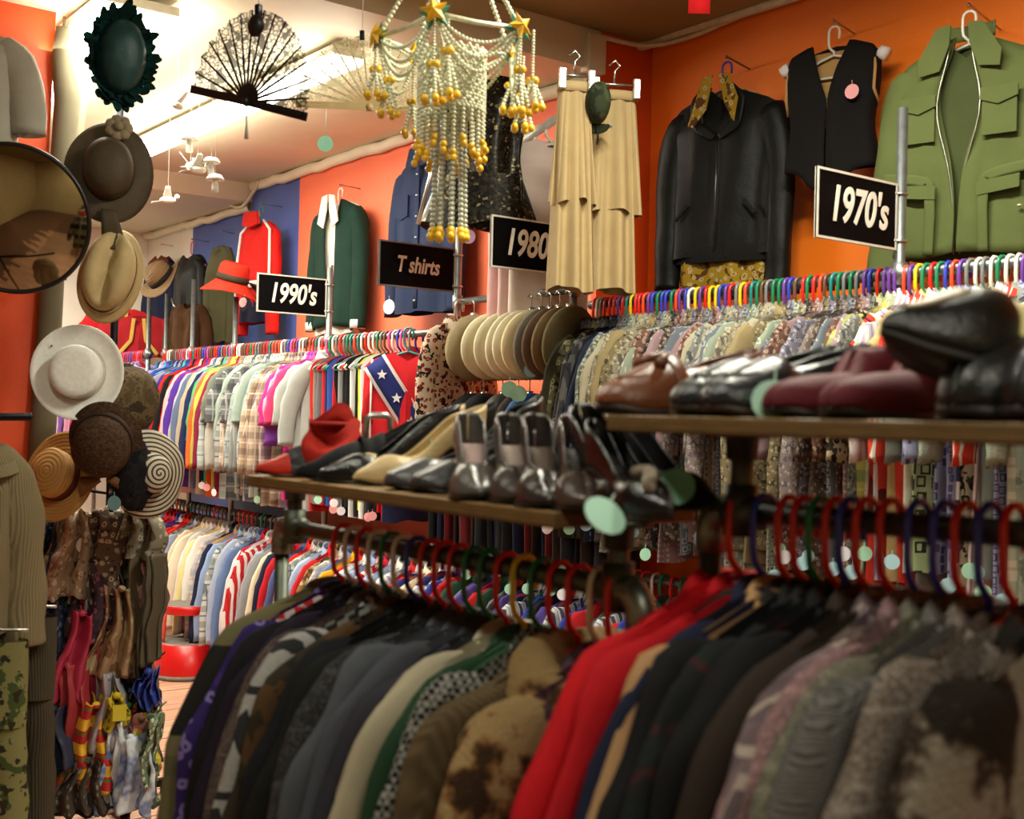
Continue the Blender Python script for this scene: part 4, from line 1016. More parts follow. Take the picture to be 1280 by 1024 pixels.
# --- green velvet jacket with white shirt (coral wall)
GVL = cloth('velvet', '#0c2c22'); 
loc = atX(426, 240, 3.46)
lab = 'dark green velvet jacket over a white shirt on the coral wall'
label_h[lab] = 'pale wire hanger of the green velvet jacket'
g = wall_garment('velvet_jacket', lab, 'jacket', loc, YF + .12, .215, .80, GVL, (.70, .068, .055, .055, .01), .32, .07, -.05, gap=lambda v: .05 - .03 * sst(.3, .8, v), seed=15, hangc=plain('#d8d4cc', .4), fold=.008, solid=.006)
body_mb(.19, .84, .05, -.045, .32, .05, 0, 16, 36, 14, .006).build('white_shirt', S('#d6d2c4'), g)
for sd in (-1, 1):
    patch(g, 'shirt_collar', S('#dcd8c8'), [(sd * .01, -.03), (sd * .06, -.04), (sd * .10, -.19), (sd * .045, -.22), (sd * .015, -.12)][::sd], -.085, .006)
    m = MB(); m.cyl((sd * .222, -.02, -.775), .046, -.04, .01, 14); m.build('shirt_cuff', S('#dcd8cc'), g)
for k in range(3): button(g, .05, -.085, -.45 - .11 * k, .009, plain('#10241c', .3))
# --- denim shirt
DEN = S('#1c2743')
loc = atX(537, 178, 3.46)
lab = 'dark blue denim shirt behind the T shirts sign'
label_h[lab] = 'white plastic hanger of the denim shirt'
g = wall_garment('denim_shirt', lab, 'shirt', loc, YF + .1, .24, .90, DEN, (.76, .07, .055, .05, .02), .36, .07, -.06, seed=18, hangc=WHT, fold=.010)
for k in range(7): button(g, .0, -.078, -.18 - .11 * k, .008, plain('#d0d0cc', .3))
strip(g, 'placket', DEN, [(0, -.12), (0, -.88)], .035, -.075, .004)
for sd in (-1, 1):
    patch(g, 'collar', DEN, [(sd * .01, -.03), (sd * .06, -.045), (sd * .09, -.13), (sd * .03, -.14)][::sd], -.08)
    patch(g, 'pocket', DEN, [(sd * .07, -.28), (sd * .17, -.28), (sd * .17, -.39), (sd * .12, -.405), (sd * .07, -.39)][::sd], -.078)
price_tag(g, (-.24, -.06, -.80), 'white', .2, .04)
# --- red track jacket with white piping (blue wall)
RED = S('#c41c16')
loc = atX(327, 262, 3.44)
lab = 'red track jacket with white piping and navy panel on the blue wall'
label_h[lab] = 'green plastic hanger of the red track jacket'
g = wall_garment('track_jacket', lab, 'jacket', loc, YF + .15, .165, .74, RED, (.70, .062, .05, .05, .01), .42, .07, -.06, seed=21, hangc=plastic('#3c7c5c'), fold=.008)
body_mb(.172, .745, .075, -.52, .1, .01, 0, 21, 40, 6, .008).build('navy_panel', S('#1c2444'), g)
for sd in (-1, 1): m = MB(); m.tube([(sd * .07, -.03, -.08), (sd * .165, -.045, -.15), (sd * .19, -.06, -.40), (sd * .19, -.06, -.62)], .010, 6); m.build('piping', S('#e4e0dc'), g)
strip(g, 'white_band', S('#e4e0dc'), [(-.165, -.50), (.165, -.50)], .045, -.088)
patch(g, 'collar', RED, [(-.07, -.03), (.07, -.03), (.085, -.11), (0, -.125), (-.085, -.11)], -.07, .02)
# --- black leather jacket, olive coat, brown suede bag-like jacket (far blue wall)
loc = atX(241, 306, 3.46)
lab = 'black leather jacket with zip on the blue wall behind a post'
label_h[lab] = 'pink plastic hanger of the far black leather jacket'
g = wall_garment('leather_jacket', lab, 'jacket', loc, YF + .2, .15, .74, LEA, (.70, .055, .045, .05, .01), .5, .08, -.05, seed=24, hangc=plastic('#c04878'), fold=.012)
m = MB(); m.tube([(-.12, -.09, -.40), (-.08, -.095, -.45), (-.05, -.095, -.47)], .008, 6); m.build('zip', metal('#c4c4c0', .2), g)
loc = atX(278, 296, 3.47)
lab = 'pale olive coat hanging behind the red brimmed hat'
g = wall_garment('olive_coat', lab, 'coat', loc, YF + .5, .085, .74, S('#55553a'), (.66, .045, .04, .04, .02), .6, .06, -.05, seed=26)
loc = atX(238, 362, 3.30)
g = wall_garment('suede_jacket', 'brown suede fringed jacket hanging in front of the far black leather jacket', 'jacket', loc, YF + .5, .12, .42, cloth('velvet', '#4c3018'), (.34, .055, .05, .05, .05), .5, .08, -.08, seed=28, hk=False, fold=.016)
for k in range(12):
    m = MB(); x = -.11 + k * .02; m.tube([(x, -.06, -.40), (x + .004, -.065, -.46), (x, -.06, -.50)], [.008, .007, .003], 5); m.build('fringe', cloth('velvet', '#4c3018'), g)
loc = atX(203, 312, 3.5)
g = wall_garment('navy_coat', 'navy coat with rust brown collar on the white wall', 'coat', loc, YF + .3, .15, .80, S('#161c38'), (.60, .055, .045, .05, .01), .5, .08, -.06, seed=30)
body_mb(.12, .30, .085, -.04, .6, .02, 0, 31, 30, 6, .004).build('collar', S('#6a3a22'), g)
# far red embroidered tops
for i, (px, py, Xx) in enumerate([(156, 378, 3.3), (178, 386, 3.35)]):
    loc = atX(px, py, Xx)
    g = wall_garment('embroidered_top', ('red embroidered short top hanging far away beside the cream hat', 'dark red embroidered bolero hanging below the straw fedora')[i], 'top', loc, YF + .8, .22, .38, S(('#b81c20', '#a01822')[i]), (.22, .085, .08, .04, .10), .25, .05, -.04, seed=33 + i, hk=False)
    for sd in (-1, 1): strip(g, 'gold_trim', S('#c8a04c'), [(sd * .04, -.08), (sd * .06, -.25), (sd * .16, -.36)], .03, -.058)
# --- sequin top behind the shell mobile
SEQ = cloth('sequin', '#0c0c0b', '#3a3628', '#a89c70')
loc = at(603, 84, 5.1)
lab = 'black sequinned sleeveless top behind the beaded mobile'
label_h[lab] = 'black hanger of the sequinned top'
g = wall_garment('sequin_top', lab, 'top', loc, -YAW - .1, .195, .575, SEQ, None, .2, .06, -.03, seed=36, waist=.12, hangc=plastic('#1a1a1a'), hemfn=lambda x, s: -.0, fold=.016, hk=False)
sk = MB(); sk.grid(lambda u, v: ((.178 + .07 * v) * cos(2 * PI * u) * (1 + .05 * sin(12 * PI * u) * v), (.07 + .04 * v) * sin(2 * PI * u), -.46 - .22 * v + .015 * sin(8 * PI * u) * v), 48, 8, closeu=True); sk.build('peplum', SEQ, g)
m = MB(); m.tube([(-.195, -.05, -.34), (-.20, -.07, -.48), (-.25, -.06, -.68)], .010, 6); m.build('silver_trim', metal('#c8c8c0', .3), g)
price_tag(g, (-.03, -.09, -.69), '#c09ac0', 0, .03, 'lilac round price tag')
# --- pink dresses on the pale rail, and the rail itself
t = thing('wall_rail', 'white pipe rail bent along the coral wall holding pink dresses', 'rail', atX(700, 148, 3.2))
a = atX(705, 142, 3.2); b = atX(655, 176, 3.2); c = atX(648, 200, 3.25)
m = MB(); m.tube([Vector((0, 0, 0)) + (a - a), b - a, (b - a) * 1.05 + Vector((.02, .02, -.05)), c - a], .018, 10); m.build('pipe', plain('#ccccc4', .35), t); t.location = a
for i, (px, c) in enumerate([(662, '#d4a8a8'), (676, '#dcbcb8'), (690, '#e0d0c8')]):
    loc = atX(px, 172 - i * 9, 3.22)
    g = garment('dress', ('pale rose dress with rosette, farthest on the white pipe rail', 'pale pink dress in the middle of the white pipe rail', 'cream pink dress on the white pipe rail beside the beige skirt')[i], 'dress', loc, -.6, (.17, .95, .035, .3, None, 40 + i, 1, -.06), S(c), collar=False)
    hanger(loc, -.6, plastic(HC['white']), 'white plastic hanger of the ' + ('farthest', 'middle', 'cream pink')[i] + ' dress on the pipe rail')
    if i == 0:
        m = MB()
        for k in range(8): a2 = k * PI / 4; m.ball((-.10 + .03 * cos(a2), -.06, -.12 + .03 * sin(a2)), .022, 8, 6)
        m.ball((-.10, -.07, -.12), .024, 8, 6); m.build('rosette', S('#c88a92'), g)
# --- beige tiered skirts on clip hangers, cap on top
BGE2 = S('#ac966c')
def skirt(label, px, py, Z, w0, w1, h, yaw, tiers, seed):
    loc = at(px, py, Z); g = thing('skirt', label, 'skirt', loc, (0, 0, yaw)); rr = random.Random(seed)
    z = 0
    for i, (za, zb, wa, wb) in enumerate(tiers):
        ph = rr.uniform(0, 6)
        m = MB(); m.grid(lambda u, v: (lerp(wa, wb, v) * cos(2 * PI * u), (lerp(.03, .07, v) - .008 * i) * sin(2 * PI * u) + (.004 + .022 * v) * sin(7 * PI * lerp(-1, 1, u) + ph + sin(2 * PI * u)), lerp(za, zb, v) - .02 * v * sin(5 * PI * u + ph) * .5), 56, 14, closeu=True)
        m.build('tier', BGE2, g)
    m = MB(); m.grid(lambda u, v: ((w0 + .002) * cos(2 * PI * u), .034 * sin(2 * PI * u), -.035 * v + .002), 40, 2, closeu=True); m.build('waistband', BGE2, g, solid=.004)
    m = MB(); m.tube([(-w0, 0, .03), (w0, 0, .03)], .006, 8); m.tube([(0, 0, .03), (0, 0, .08), (.02, 0, .10), (0, 0, .12), (-.02, 0, .10)], .004, 6); m.build('clip_hanger', metal('#c0c0b8', .25), g)
    for sd in (-1, 1):
        m = MB(); m.box(sd * w0 * .9 - .014, -.045, -.03, sd * w0 * .9 + .014, -.03, .045); m.build('clip', metal('#d8d8d4', .15), g, smooth=False, bevel=.004)
    return g
ysk = -YAW + .22
skirt('beige two tiered long skirt hanging by clips beside the 1980\'s sign', 718, 105, 4.3, .06, .12, .8, ysk, [(-.02, -.74, .06, .085), (0, -.43, .055, .085)], 1)
skirt('beige flared skirt hanging by clips in the corner under the green cap', 768, 116, 4.45, .085, .12, .8, ysk - .1, [(-.02, -.74, .07, .095), (0, -.45, .08, .115)], 2)
# dark green cap
loc = at(746, 130, 4.3)
g = thing('cap', 'dark olive green cap hanging on the beige skirt', 'cap', loc, camdir(.15, .1, 1).to_track_quat('Z', 'Y'))
m = MB(); m.lathe([(1e-4, .075), (.03, .07), (.05, .05), (.055, .02), (.056, 0)], 24, .82, 1.35); m.build('crown', cloth('camo', '#2c3420', '#3c4428', '#1c2214'), g)
m = MB(); m.grid(lambda u, v: (.05 * (1 + .1 * v) * cos(PI * (1 + u)) * .9, -.07 - .035 * v * sin(PI * u), -.004 - .012 * v), 14, 4); m.build('peak', S('#262c1a'), g, solid=.003)
m = MB(); m.tube([(0, -.08, 0), (.004, -.12, 0), (0, -.15, .005)], .004, 5); m.build('strap', S('#1c1c14'), g)
price_tag(g, (.045, -.07, 0), 'blue', 0, .02)
# red paper strip on the ceiling
p = at(874, 6, 4.1)
m = MB(); m.grid(lambda u, v: (p.x + (u - .5) * .075 * RT.x, p.y + (u - .5) * .075 * RT.y, lerp(ZF, p.z - .03, v)), 2, 4); o = m.build('red_ribbon', S('#c01418'), solid=.002); setp(o, 'short red ribbon hanging from the ceiling by the orange wall', 'ribbon')

# ------------------------------------------------------------------ decade signs
BOARD = plain('#080809', .6, spec=.05); EDGE = plain('#d4d0c4', .5); LET = plain('#e8e4d8', .5)
def sign(label, text, px0, px1, py0, py1, ypost, size, letter_mat=LET, X1=XR, edge=EDGE):
    xa = atY(px0, 300, ypost).x; xb = X1 - .02; wd = xb - xa
    zt = atX(px1, py0[1], X1).z; zb = atX(px1, py1[1], X1).z
    h = .205; zc = (zt + zb) / 2
    g = thing('sign', label, 'sign', (xa, ypost, zc - h / 2))
    m = MB(); m.box(0, 0, 0, wd, .006, h); m.build('board', BOARD, g, smooth=False)
    b = .007; m = MB()
    m.box(0, -.002, 0, wd, .008, b); m.box(0, -.002, h - b, wd, .008, h); m.box(0, -.002, b, b, .008, h - b); m.box(wd - b, -.002, b, wd, .008, h - b); m.build('border', edge, g, smooth=False)
    cu = bpy.data.curves.new('lettering', 'FONT'); cu.body = text; cu.size = size; cu.align_x = 'CENTER'; cu.align_y = 'CENTER'; cu.shear = .22; cu.extrude = .0008; cu.offset = size * .022; cu.space_character = 1.0
    cu.materials.append(letter_mat)
    tmp = bpy.data.objects.new('lettering_curve', cu); COL.objects.link(tmp)
    me = bpy.data.meshes.new_from_object(tmp.evaluated_get(bpy.context.evaluated_depsgraph_get())); me.name = 'lettering'
    bpy.data.objects.remove(tmp); bpy.data.curves.remove(cu)
    o = bpy.data.objects.new('lettering', me); COL.objects.link(o); o.parent = g; o.location = (wd / 2, -.003, h / 2); o.rotation_euler = (PI / 2, 0, 0); o.scale = (.85, 1.15, 1)
    for zz in (.03, h - .03):
        m = MB(); m.tube([(wd - .01, .003, zz), (wd + .02, .003, zz)], .006, 8); m.tube([(wd + .02 + .020 * cos(a), .003 + .020 * sin(a), zz) for a in [i * PI / 6 for i in range(12)]], .0045, 6, closed=True); m.build('bracket', metal('#b8b8b4', .3), g)
    return g
sign("black sign reading 1970's on the tall post before the orange wall", "1970's", 1020, 1118, (210, 232), (298, 315), ypost70, .128)
sign("black sign reading 1990's on a post before the blue wall", "1990's", 323, 404, (343, 352), (392, 396), ypost90, .128)
sign("black sign reading T shirts on a post before the denim shirt", "T shirts", 474, 567, (305, 313), (360, 366), ypostT, .088, plain('#d0c8b8', .5), edge=plain('#6c6a66', .5))
sign("black sign reading 1980's half hidden by the beige skirt", "1980's", 614, 712, (274, 288), (337, 343), ypost80, .128)

# ------------------------------------------------------------------ hat stand between the two upper rails
yl, yr = ypostT, ypost80
ZH = 2.128
t = thing('hat_rail', 'galvanised two bar rail frame crowded with flat hats', 'rail', (XR, yl, 0))
m = MB(); m.tube([(0, 0, 0), (0, 0, atX(569, 285, XR).z)], .0165, 12); m.build('post', GALV, t)
m = MB(); m.tube([(0, yr - yl, 0), (0, yr - yl, atX(712, 268, XR).z)], .0165, 12); m.build('post', GALV, t)
for zz in (ZH, 1.775):
    m = MB(); m.tube([(0, 0, zz), (0, yr - yl, zz)], .0165, 12); m.build('rail', GALV, t)
    for d in (0, yr - yl): m = MB(); m.tube([(0, d, zz - .03), (0, d, zz + .03)], .024, 12); m.build('pipe_fitting', GALV, t)
def flat_hat(label, px, c, ztop, R=.135, th=.035, tilt=.0, mat=None, fuzzy=False, X=XR - .05):
    y = Yof(px, X); loc = Vector((X, y, ztop))
    g = thing('beret', label, 'hat', loc, (0, tilt, RND.uniform(-.12, .12)))
    mm = mat or (cloth('fur', c, c, c) if fuzzy else cloth('solid', c))
    m = MB(); prof = [(1e-4, th), (R * .5, th * .95), (R * .85, th * .75), (R, th * .2), (R * .97, -th * .3), (R * .7, -th * .55), (R * .52, -th * .6), (R * .50, -th * .2), (R * .48, th * .4), (1e-4, th * .6)]
    m.lathe(prof, 28); M = Matrix.Translation((0, 0, -R - .05)) @ Matrix.Rotation(PI / 2 + .18, 4, 'X'); m.xf(M); m.build('crown', mm, g)
    m = MB(); m.tube([(0, 0, -.05), (0, 0, 0), (0, .015, .012), (0, .03, 0)], .003, 6); m.box(-.012, -.01, -.075, .012, .012, -.045); m.build('clip', metal('#d8d8d4', .15), g)
    return g
hats = [('cream fuzzy angora beret, first on the hat rail', 590, '#c8b890', True), ('off-white beret second on the hat rail', 612, '#ccc4a4', False), ('pale cream beret third on the hat rail', 628, '#d0c8a8', False), ('cream beret fourth on the hat rail', 640, '#d4ccb0', False), ('pale cream beret fifth on the hat rail', 652, '#d8cfae', False), ('ivory beret sixth on the hat rail', 662, '#d4c8a0', False),
        ('grey felt beret after the cream ones', 674, '#6c685c', False), ('brown felt beret next to the grey one', 686, '#5c4636', False), ('dark tan beret between the brown and olive berets', 697, '#6a5638', False), ('olive brown straw beret at the near end of the hat rail', 710, '#5c5234', False)]
for i, (lab, px, c, fz) in enumerate(hats):
    g = flat_hat(lab, px, c, ZH - .02, R=.15, fuzzy=fz, th=.04 if not fz else .06)
    if i in (4, 5): price_tag(g, (-.08, -.03, -.26 - .02 * i), 'mint', -.6, .035)
    if i == 6: price_tag(g, (-.08, -.03, -.27), 'blue', -.6, .03)
for i, (lab, px, c) in enumerate([('black cap first on the lower hat bar', 590, '#121214'), ('navy black cap with a pale oval badge', 604, '#14161c'), ('crumpled grey satin cap on the lower hat bar', 628, '#4c4c48'), ('dark brown beret on the lower hat bar', 648, '#2a1e1a'), ('bright blue beret on the lower hat bar', 662, '#1c4c84'), ('grey beret beside the bright blue one', 680, '#5a5a5a')]):
    g = flat_hat(lab, px, c, 1.775 - .02, R=.125, mat=S(c) if i != 2 else leather(c, .4), th=.05)
    if i == 1:
        m = MB(); m.lathe([(1e-4, .004), (.04, .003), (.042, 0)], 20, 1, .45); m.xf(Matrix.Translation((-.10, -.05, -.2)) @ Matrix.Rotation(PI / 2, 4, 'X') @ Matrix.Rotation(.7, 4, 'Z')); m.build('badge', plain('#a8c4d0', .4), g)
# floral blouse hanging at the far post of the hat stand
loc = (XR - .03, yl - .06, ZH - .02)
g = garment('blouse', 'red, cream and black floral blouse beside the hat rail post', 'blouse', loc, .12, (.15, .62, .03, .42, (.45, .07, .05, .03, .05), 44, 1, -.06), cloth('floral', '#c8b49c', '#7c2018', '#1c1816', 1.1))
hanger(loc, .12, metal('#d0d0cc', .2), 'metal hanger of the floral blouse')
loc = (XR - .06, yl - .02, 1.86)
# ------------------------------------------------------------------ hats hung on the tower at the aisle
def hat(name, label, loc, axis, mat, crown, brim_r, brim_in, brimfn, ox=1.0, oy=1.12, spin=0.0, band=None, bandmat=None, dent=None, brimmat=None, cat='hat'):
    q = axis.to_track_quat('Z', 'Y') @ Quaternion((0, 0, 1), spin)
    g = thing(name, label, cat, loc, q)
    m = MB(); m.lathe(crown, 36, ox, oy)
    if dent:
        m.v = [(x, y, z - dent(x, y) * sst(.5, 1, z / max(c[1] for c in crown))) for x, y, z in m.v]
    m.build('crown', mat, g)
    m = MB(); m.grid(lambda u, v: ((lerp(brim_in, brim_r, v)) * cos(2 * PI * u) * ox, lerp(brim_in, brim_r, v) * sin(2 * PI * u) * oy, brimfn(v, 2 * PI * u)), 48, 6, closeu=True)
    m.build('brim', brimmat or mat, g, solid=.003)
    if band:
        m = MB(); m.lathe([(band[0] + .002, band[1]), (band[0] + .003, band[1] + band[2] * .5), (band[0] + .001, band[1] + band[2])], 36, ox, oy); m.build('hat_band', bandmat, g, solid=.002)
    return g
t = thing('hat_stand', 'dark metal hat and scarf stand at the aisle holding the tower of hats', 'stand', at(128, 1000, 4.85))
base = t.location.copy(); t.location.z = 0
BLKM = metal('#222226', .4)
m = MB(); m.tube([(0, 0, .04), (0, 0, 2.9)], .016, 12); m.build('pole', BLKM, t)
m = MB()
m.box(-.28, -.02, .03, .28, .02, .06); m.box(-.02, -.28, .03, .02, .28, .06); m.build('base_bar', BLKM, t, bevel=.006)
for k in range(4):
    a = k * PI / 2 + YAW * 0; m = MB(); m.cyl((.26 * cos(a), .26 * sin(a), 0), .02, 0, .035, 12); m.build('foot', BLKM, t)
for zz in (.55, .8, 1.05, 1.25):
    for k in range(6):
        a = k * PI / 3 + zz; m = MB(); m.tube([(0, 0, zz), (.2 * cos(a), .2 * sin(a), zz + .03), (.23 * cos(a), .23 * sin(a), zz + .06)], .005, 6); m.build('arm', BLKM, t)
# teal feather hat
TEAL = plain('#0f4244', .5, 0, .2, 30, .1); TEALF = cloth('fur', '#0e4442', '#082224', '#176c66')
loc = at(148, 72, 4.2)
g = hat('feathered_hat', 'dark teal hat trimmed with feathers at the top of the hat tower', loc, camdir(.55, -.1, .8), TEAL, [(.078, 0), (.08, .04), (.073, .08), (.055, .105), (.028, .115), (1e-4, .117)], .105, .075, lambda v, a: .02 * v + .02 * v * sin(2 * a), oy=1.6, band=(.078, .01, .025), bandmat=S('#123c3a'))
rr = random.Random(5)
for k in range(110):
    a = 2 * PI * k / 110 + rr.uniform(-.05, .05); r0 = rr.uniform(.07, .10); L = rr.uniform(.022, .045)
    m = MB(); p0 = Vector((r0 * cos(a), r0 * 1.6 * sin(a), rr.uniform(.01, .035))); d = Vector((cos(a + rr.uniform(-.6, .6)), 1.3 * sin(a + rr.uniform(-.6, .6)), rr.uniform(.0, .6))).normalized()
    s2 = d.cross(Vector((0, 0, 1))).normalized()
    m.grid(lambda u, v: tuple(p0 + d * (L * v) + s2 * ((u - .5) * .03 * sin(PI * (.12 + .8 * v))) + Vector((0, 0, .02 * v * v + .006 * abs(u - .5)))), 2, 4); m.build('feather', TEALF, g)
m = MB(); m.ball((-.02, .01, .10), .016, 8, 6); m.build('pink_pompom', S('#9c6c70'), g)
# dark brown felt hat with flower
BRF = plain('#41351f', .7, 0, .15, 25, .1)
loc = at(136, 214, 4.2)
ax = camdir(.28, .12, .9)
g = hat('flower_hat', 'dark brown brimmed hat with a pale flower below the teal hat', loc, ax, BRF, [(.075, 0), (.085, .03), (.082, .07), (.062, .095), (.03, .105), (1e-4, .106)], .15, .078, lambda v, a: .012 * v * sin(2 * a) - .02 * v * v, oy=1.22, spin=.0, band=(.084, .0, .03), bandmat=S('#332a1c'))
m = MB()
for k in range(7):
    a = k * 2 * PI / 7; m.ball((.03 + .028 * cos(a), .15 + .028 * sin(a), .03), .022, 8, 5, .6)
m.ball((.03, .15, .045), .018, 8, 5); m.build('flower', S('#8c8068'), g)
m = MB(); m.grid(lambda u, v: (.0 + (u - .5) * .045 * (1 + v) + .03 * v, -.14 - .14 * v, .01 + .012 * sin(6 * v)), 4, 8); m.build('ribbon_tail', S('#4a4030'), g, solid=.002)
# cream fedora seen into the crease
CRM = plain('#b09a6c', .75, 0, .1, 20, .08)
loc = at(137, 342, 4.2)
g = hat('fedora', 'cream felt hat with a creased crown below the flower hat', loc, camdir(.2, .15, .9), CRM, [(.078, -.02), (.088, .02), (.085, .06), (.07, .085), (.04, .095), (1e-4, .097)], .108, .08, lambda v, a: -.035 * v + .012 * sin(2 * a) * v, oy=1.6, spin=-.18, dent=lambda x, y: .05 * exp(-(x / .022) ** 2), band=(.089, -.015, .02), bandmat=plain('#a08a60', .7))
# white boater
WST = plain('#e4e4de', .7, 0, .06, 60, .1)
loc = at(98, 466, 4.2)
ax = camdir(.12, .08, .95)
g = hat('white_hat', 'white wide brimmed flat crowned hat facing the shop', loc, ax, WST, [(.088, 0), (.088, .05), (.082, .062), (.06, .064), (1e-4, .064)], .158, .086, lambda v, a: .02 * v * v + .004 * sin(3 * a) * v, oy=1.06, band=(.0885, .002, .018), bandmat=plain('#bcb6a4', .6))
m = MB(); m.ball((-.09, .09, .016), .004, 6, 4); m.build('stud', plain('#222222', .4), g)
# tan boater
TST = straw('#c0904c', '#9c6c34', 1)
loc = at(76, 596, 4.3)
g = hat('straw_boater', 'tan straw boater with a red brown band against the orange wall', loc, camdir(-.25, .28, .85), TST, [(.078, 0), (.078, .075), (.072, .085), (1e-4, .087)], .15, .076, lambda v, a: .008 * v, oy=1.12, band=(.0785, .005, .028), bandmat=S('#5c2418'))
# brown straw cloche
BST = cloth('tweed', '#3c2818', '#22140c', '#5c4228')
loc = at(128, 556, 4.15)
g = hat('cloche_hat', 'dark brown woven cloche hat below the white hat', loc, camdir(.1, -.3, .9), BST, [(.10, -.04), (.10, .0), (.095, .05), (.072, .085), (.035, .10), (1e-4, .103)], .125, .098, lambda v, a: -.04 - .02 * v, oy=1.1, band=(.101, -.02, .03), bandmat=S('#2c1c10'))
m = MB()
for sd in (-1, 1): m.grid(lambda u, v: (sd * (.01 + .075 * v), -.125 - .035 * v + (u - .5) * .055 * (.4 + v), .0 + .016 * sin(PI * u)), 5, 6)
m.build('bow', S('#6c4c2c'), g, solid=.003); bpy.context.view_layer.update(); wtag(g, at(143, 615, 4.1), '#6c98a0', (0, 0, -.9), .026, 'blue green round price tag')
# fur hat
loc = at(160, 500, 4.4)
g = hat('fur_hat', 'tawny fur hat behind the white hat', loc, camdir(.5, .1, .7), cloth('fur', '#6c583c', '#3c2c1c', '#947c58'), [(.09, -.03), (.10, .02), (.095, .07), (.06, .1), (1e-4, .11)], .115, .09, lambda v, a: -.02 + .012 * sin(9 * a) * v, oy=1.2)
# striped swirl hat
def swirl():
    t = NT('swirl'); co = t.coord(); x, y, z = t.sep(co); r = t.math('SQRT', t.math('ADD', t.math('MULTIPLY', x, x), t.math('MULTIPLY', y, y)))
    a = t.math('ARCTAN2', y, x); f = t.math('FRACT', t.math('ADD', t.math('MULTIPLY', r, 62), t.math('MULTIPLY', a, .159)))
    t.col(t.mix(t.math('LESS_THAN', f, .42), c4('#b4aa94'), c4('#2c2420'))); t.set(Roughness=.8); return t.m
loc = at(186, 592, 4.3)
g = hat('striped_hat', 'black and cream swirl striped sun hat at the edge of the hat tower', loc, camdir(.62, .05, .75), swirl(), [(.06, .02), (.062, .05), (.055, .08), (.03, .095), (1e-4, .098)], .14, .062, lambda v, a: .02 - .035 * v + .008 * sin(4 * a) * v, oy=1.15)
# black feather boa piece
loc = at(166, 595, 4.25)
g = thing('feather_hat', 'black feathery hat between the cloche and the striped hat', 'hat', loc)
m = MB(); m.ball((0, 0, 0), .075, 20, 14, 1.6); rr = random.Random(3)
m.v = [tuple(Vector(v) * (1 + .25 * noise.noise(Vector(v) * 40))) for v in m.v]; m.build('crown', cloth('fur', '#101014', '#08080a', '#24242c'), g)

# beige trouser leg hung between the column and the hats
loc = at(80, 35, 4.8)
g = thing('beige_tights', 'pale beige long garment hanging between the orange wall and the hats', 'garment', loc)
m = MB(); m.tube([(0, 0, 0), (0, 0, -.12), (.02, 0, -.3), (.0, 0, -.6), (-.02, 0, -1.0), (-.04, 0, -1.55), (-.05, 0, -1.8)], [.03, .045, .05, .042, .045, .05, .05], 14); m.build('leg', S('#6c6450'), g)
m = MB(); m.tube([(.09, .05, -.08), (.06, .06, -.5), (.02, .05, -1.0)], [.035, .04, .03], 12); m.build('leg', S('#7c745c'), g)
m = MB(); m.tube([(0, 0, 0), (0, 0, ZM - loc.z - .02)], .006, 6); m.build('cord', S('#7c705c'), g)

# ------------------------------------------------------------------ hats on the far posts
STR2 = straw('#7c6240', '#5c4628', 1)
g = hat('straw_fedora', 'tan straw fedora with dark band hanging over the navy coat', atX(203, 348, 3.06), camdir(-.5, .6, .5), STR2, [(.08, 0), (.085, .05), (.08, .1), (.05, .12), (1e-4, .118)], .155, .08, lambda v, a: .03 * v * sin(2 * a), oy=1.15, band=(.087, .0, .035), bandmat=S('#1c1814'), dent=lambda x, y: .03 * exp(-(x / .03) ** 2))
RDF = cloth('velvet', '#d0301c')
g = hat('red_hat', 'bright red wide brimmed hat with dark band on a rail post', atX(290, 352, XR - .02), camdir(.25, .95, .12), RDF, [(.095, 0), (.098, .05), (.092, .10), (.07, .12), (.04, .11), (1e-4, .105)], .18, .095, lambda v, a: -.07 * v + .02 * sin(2 * a) * v, oy=1.0, band=(.099, .004, .04), bandmat=S('#3c3428'))
price_tag(g, (-.05, -.17, -.05), 'white', 0, .032)
m = MB(); m.grid(lambda u, v: (.06 + .14 * v, -.11 + (u - .5) * .07, .02 - .08 * v), 4, 6); m.build('band_tail', S('#3c3428'), g, solid=.003)
m = MB(); m.tube([(-.02, -.16, -.06), (-.015, -.17, -.13), (-.02, -.165, -.16), (-.03, -.16, -.14)], .006, 6); m.build('cord', S('#3c2c24'), g)

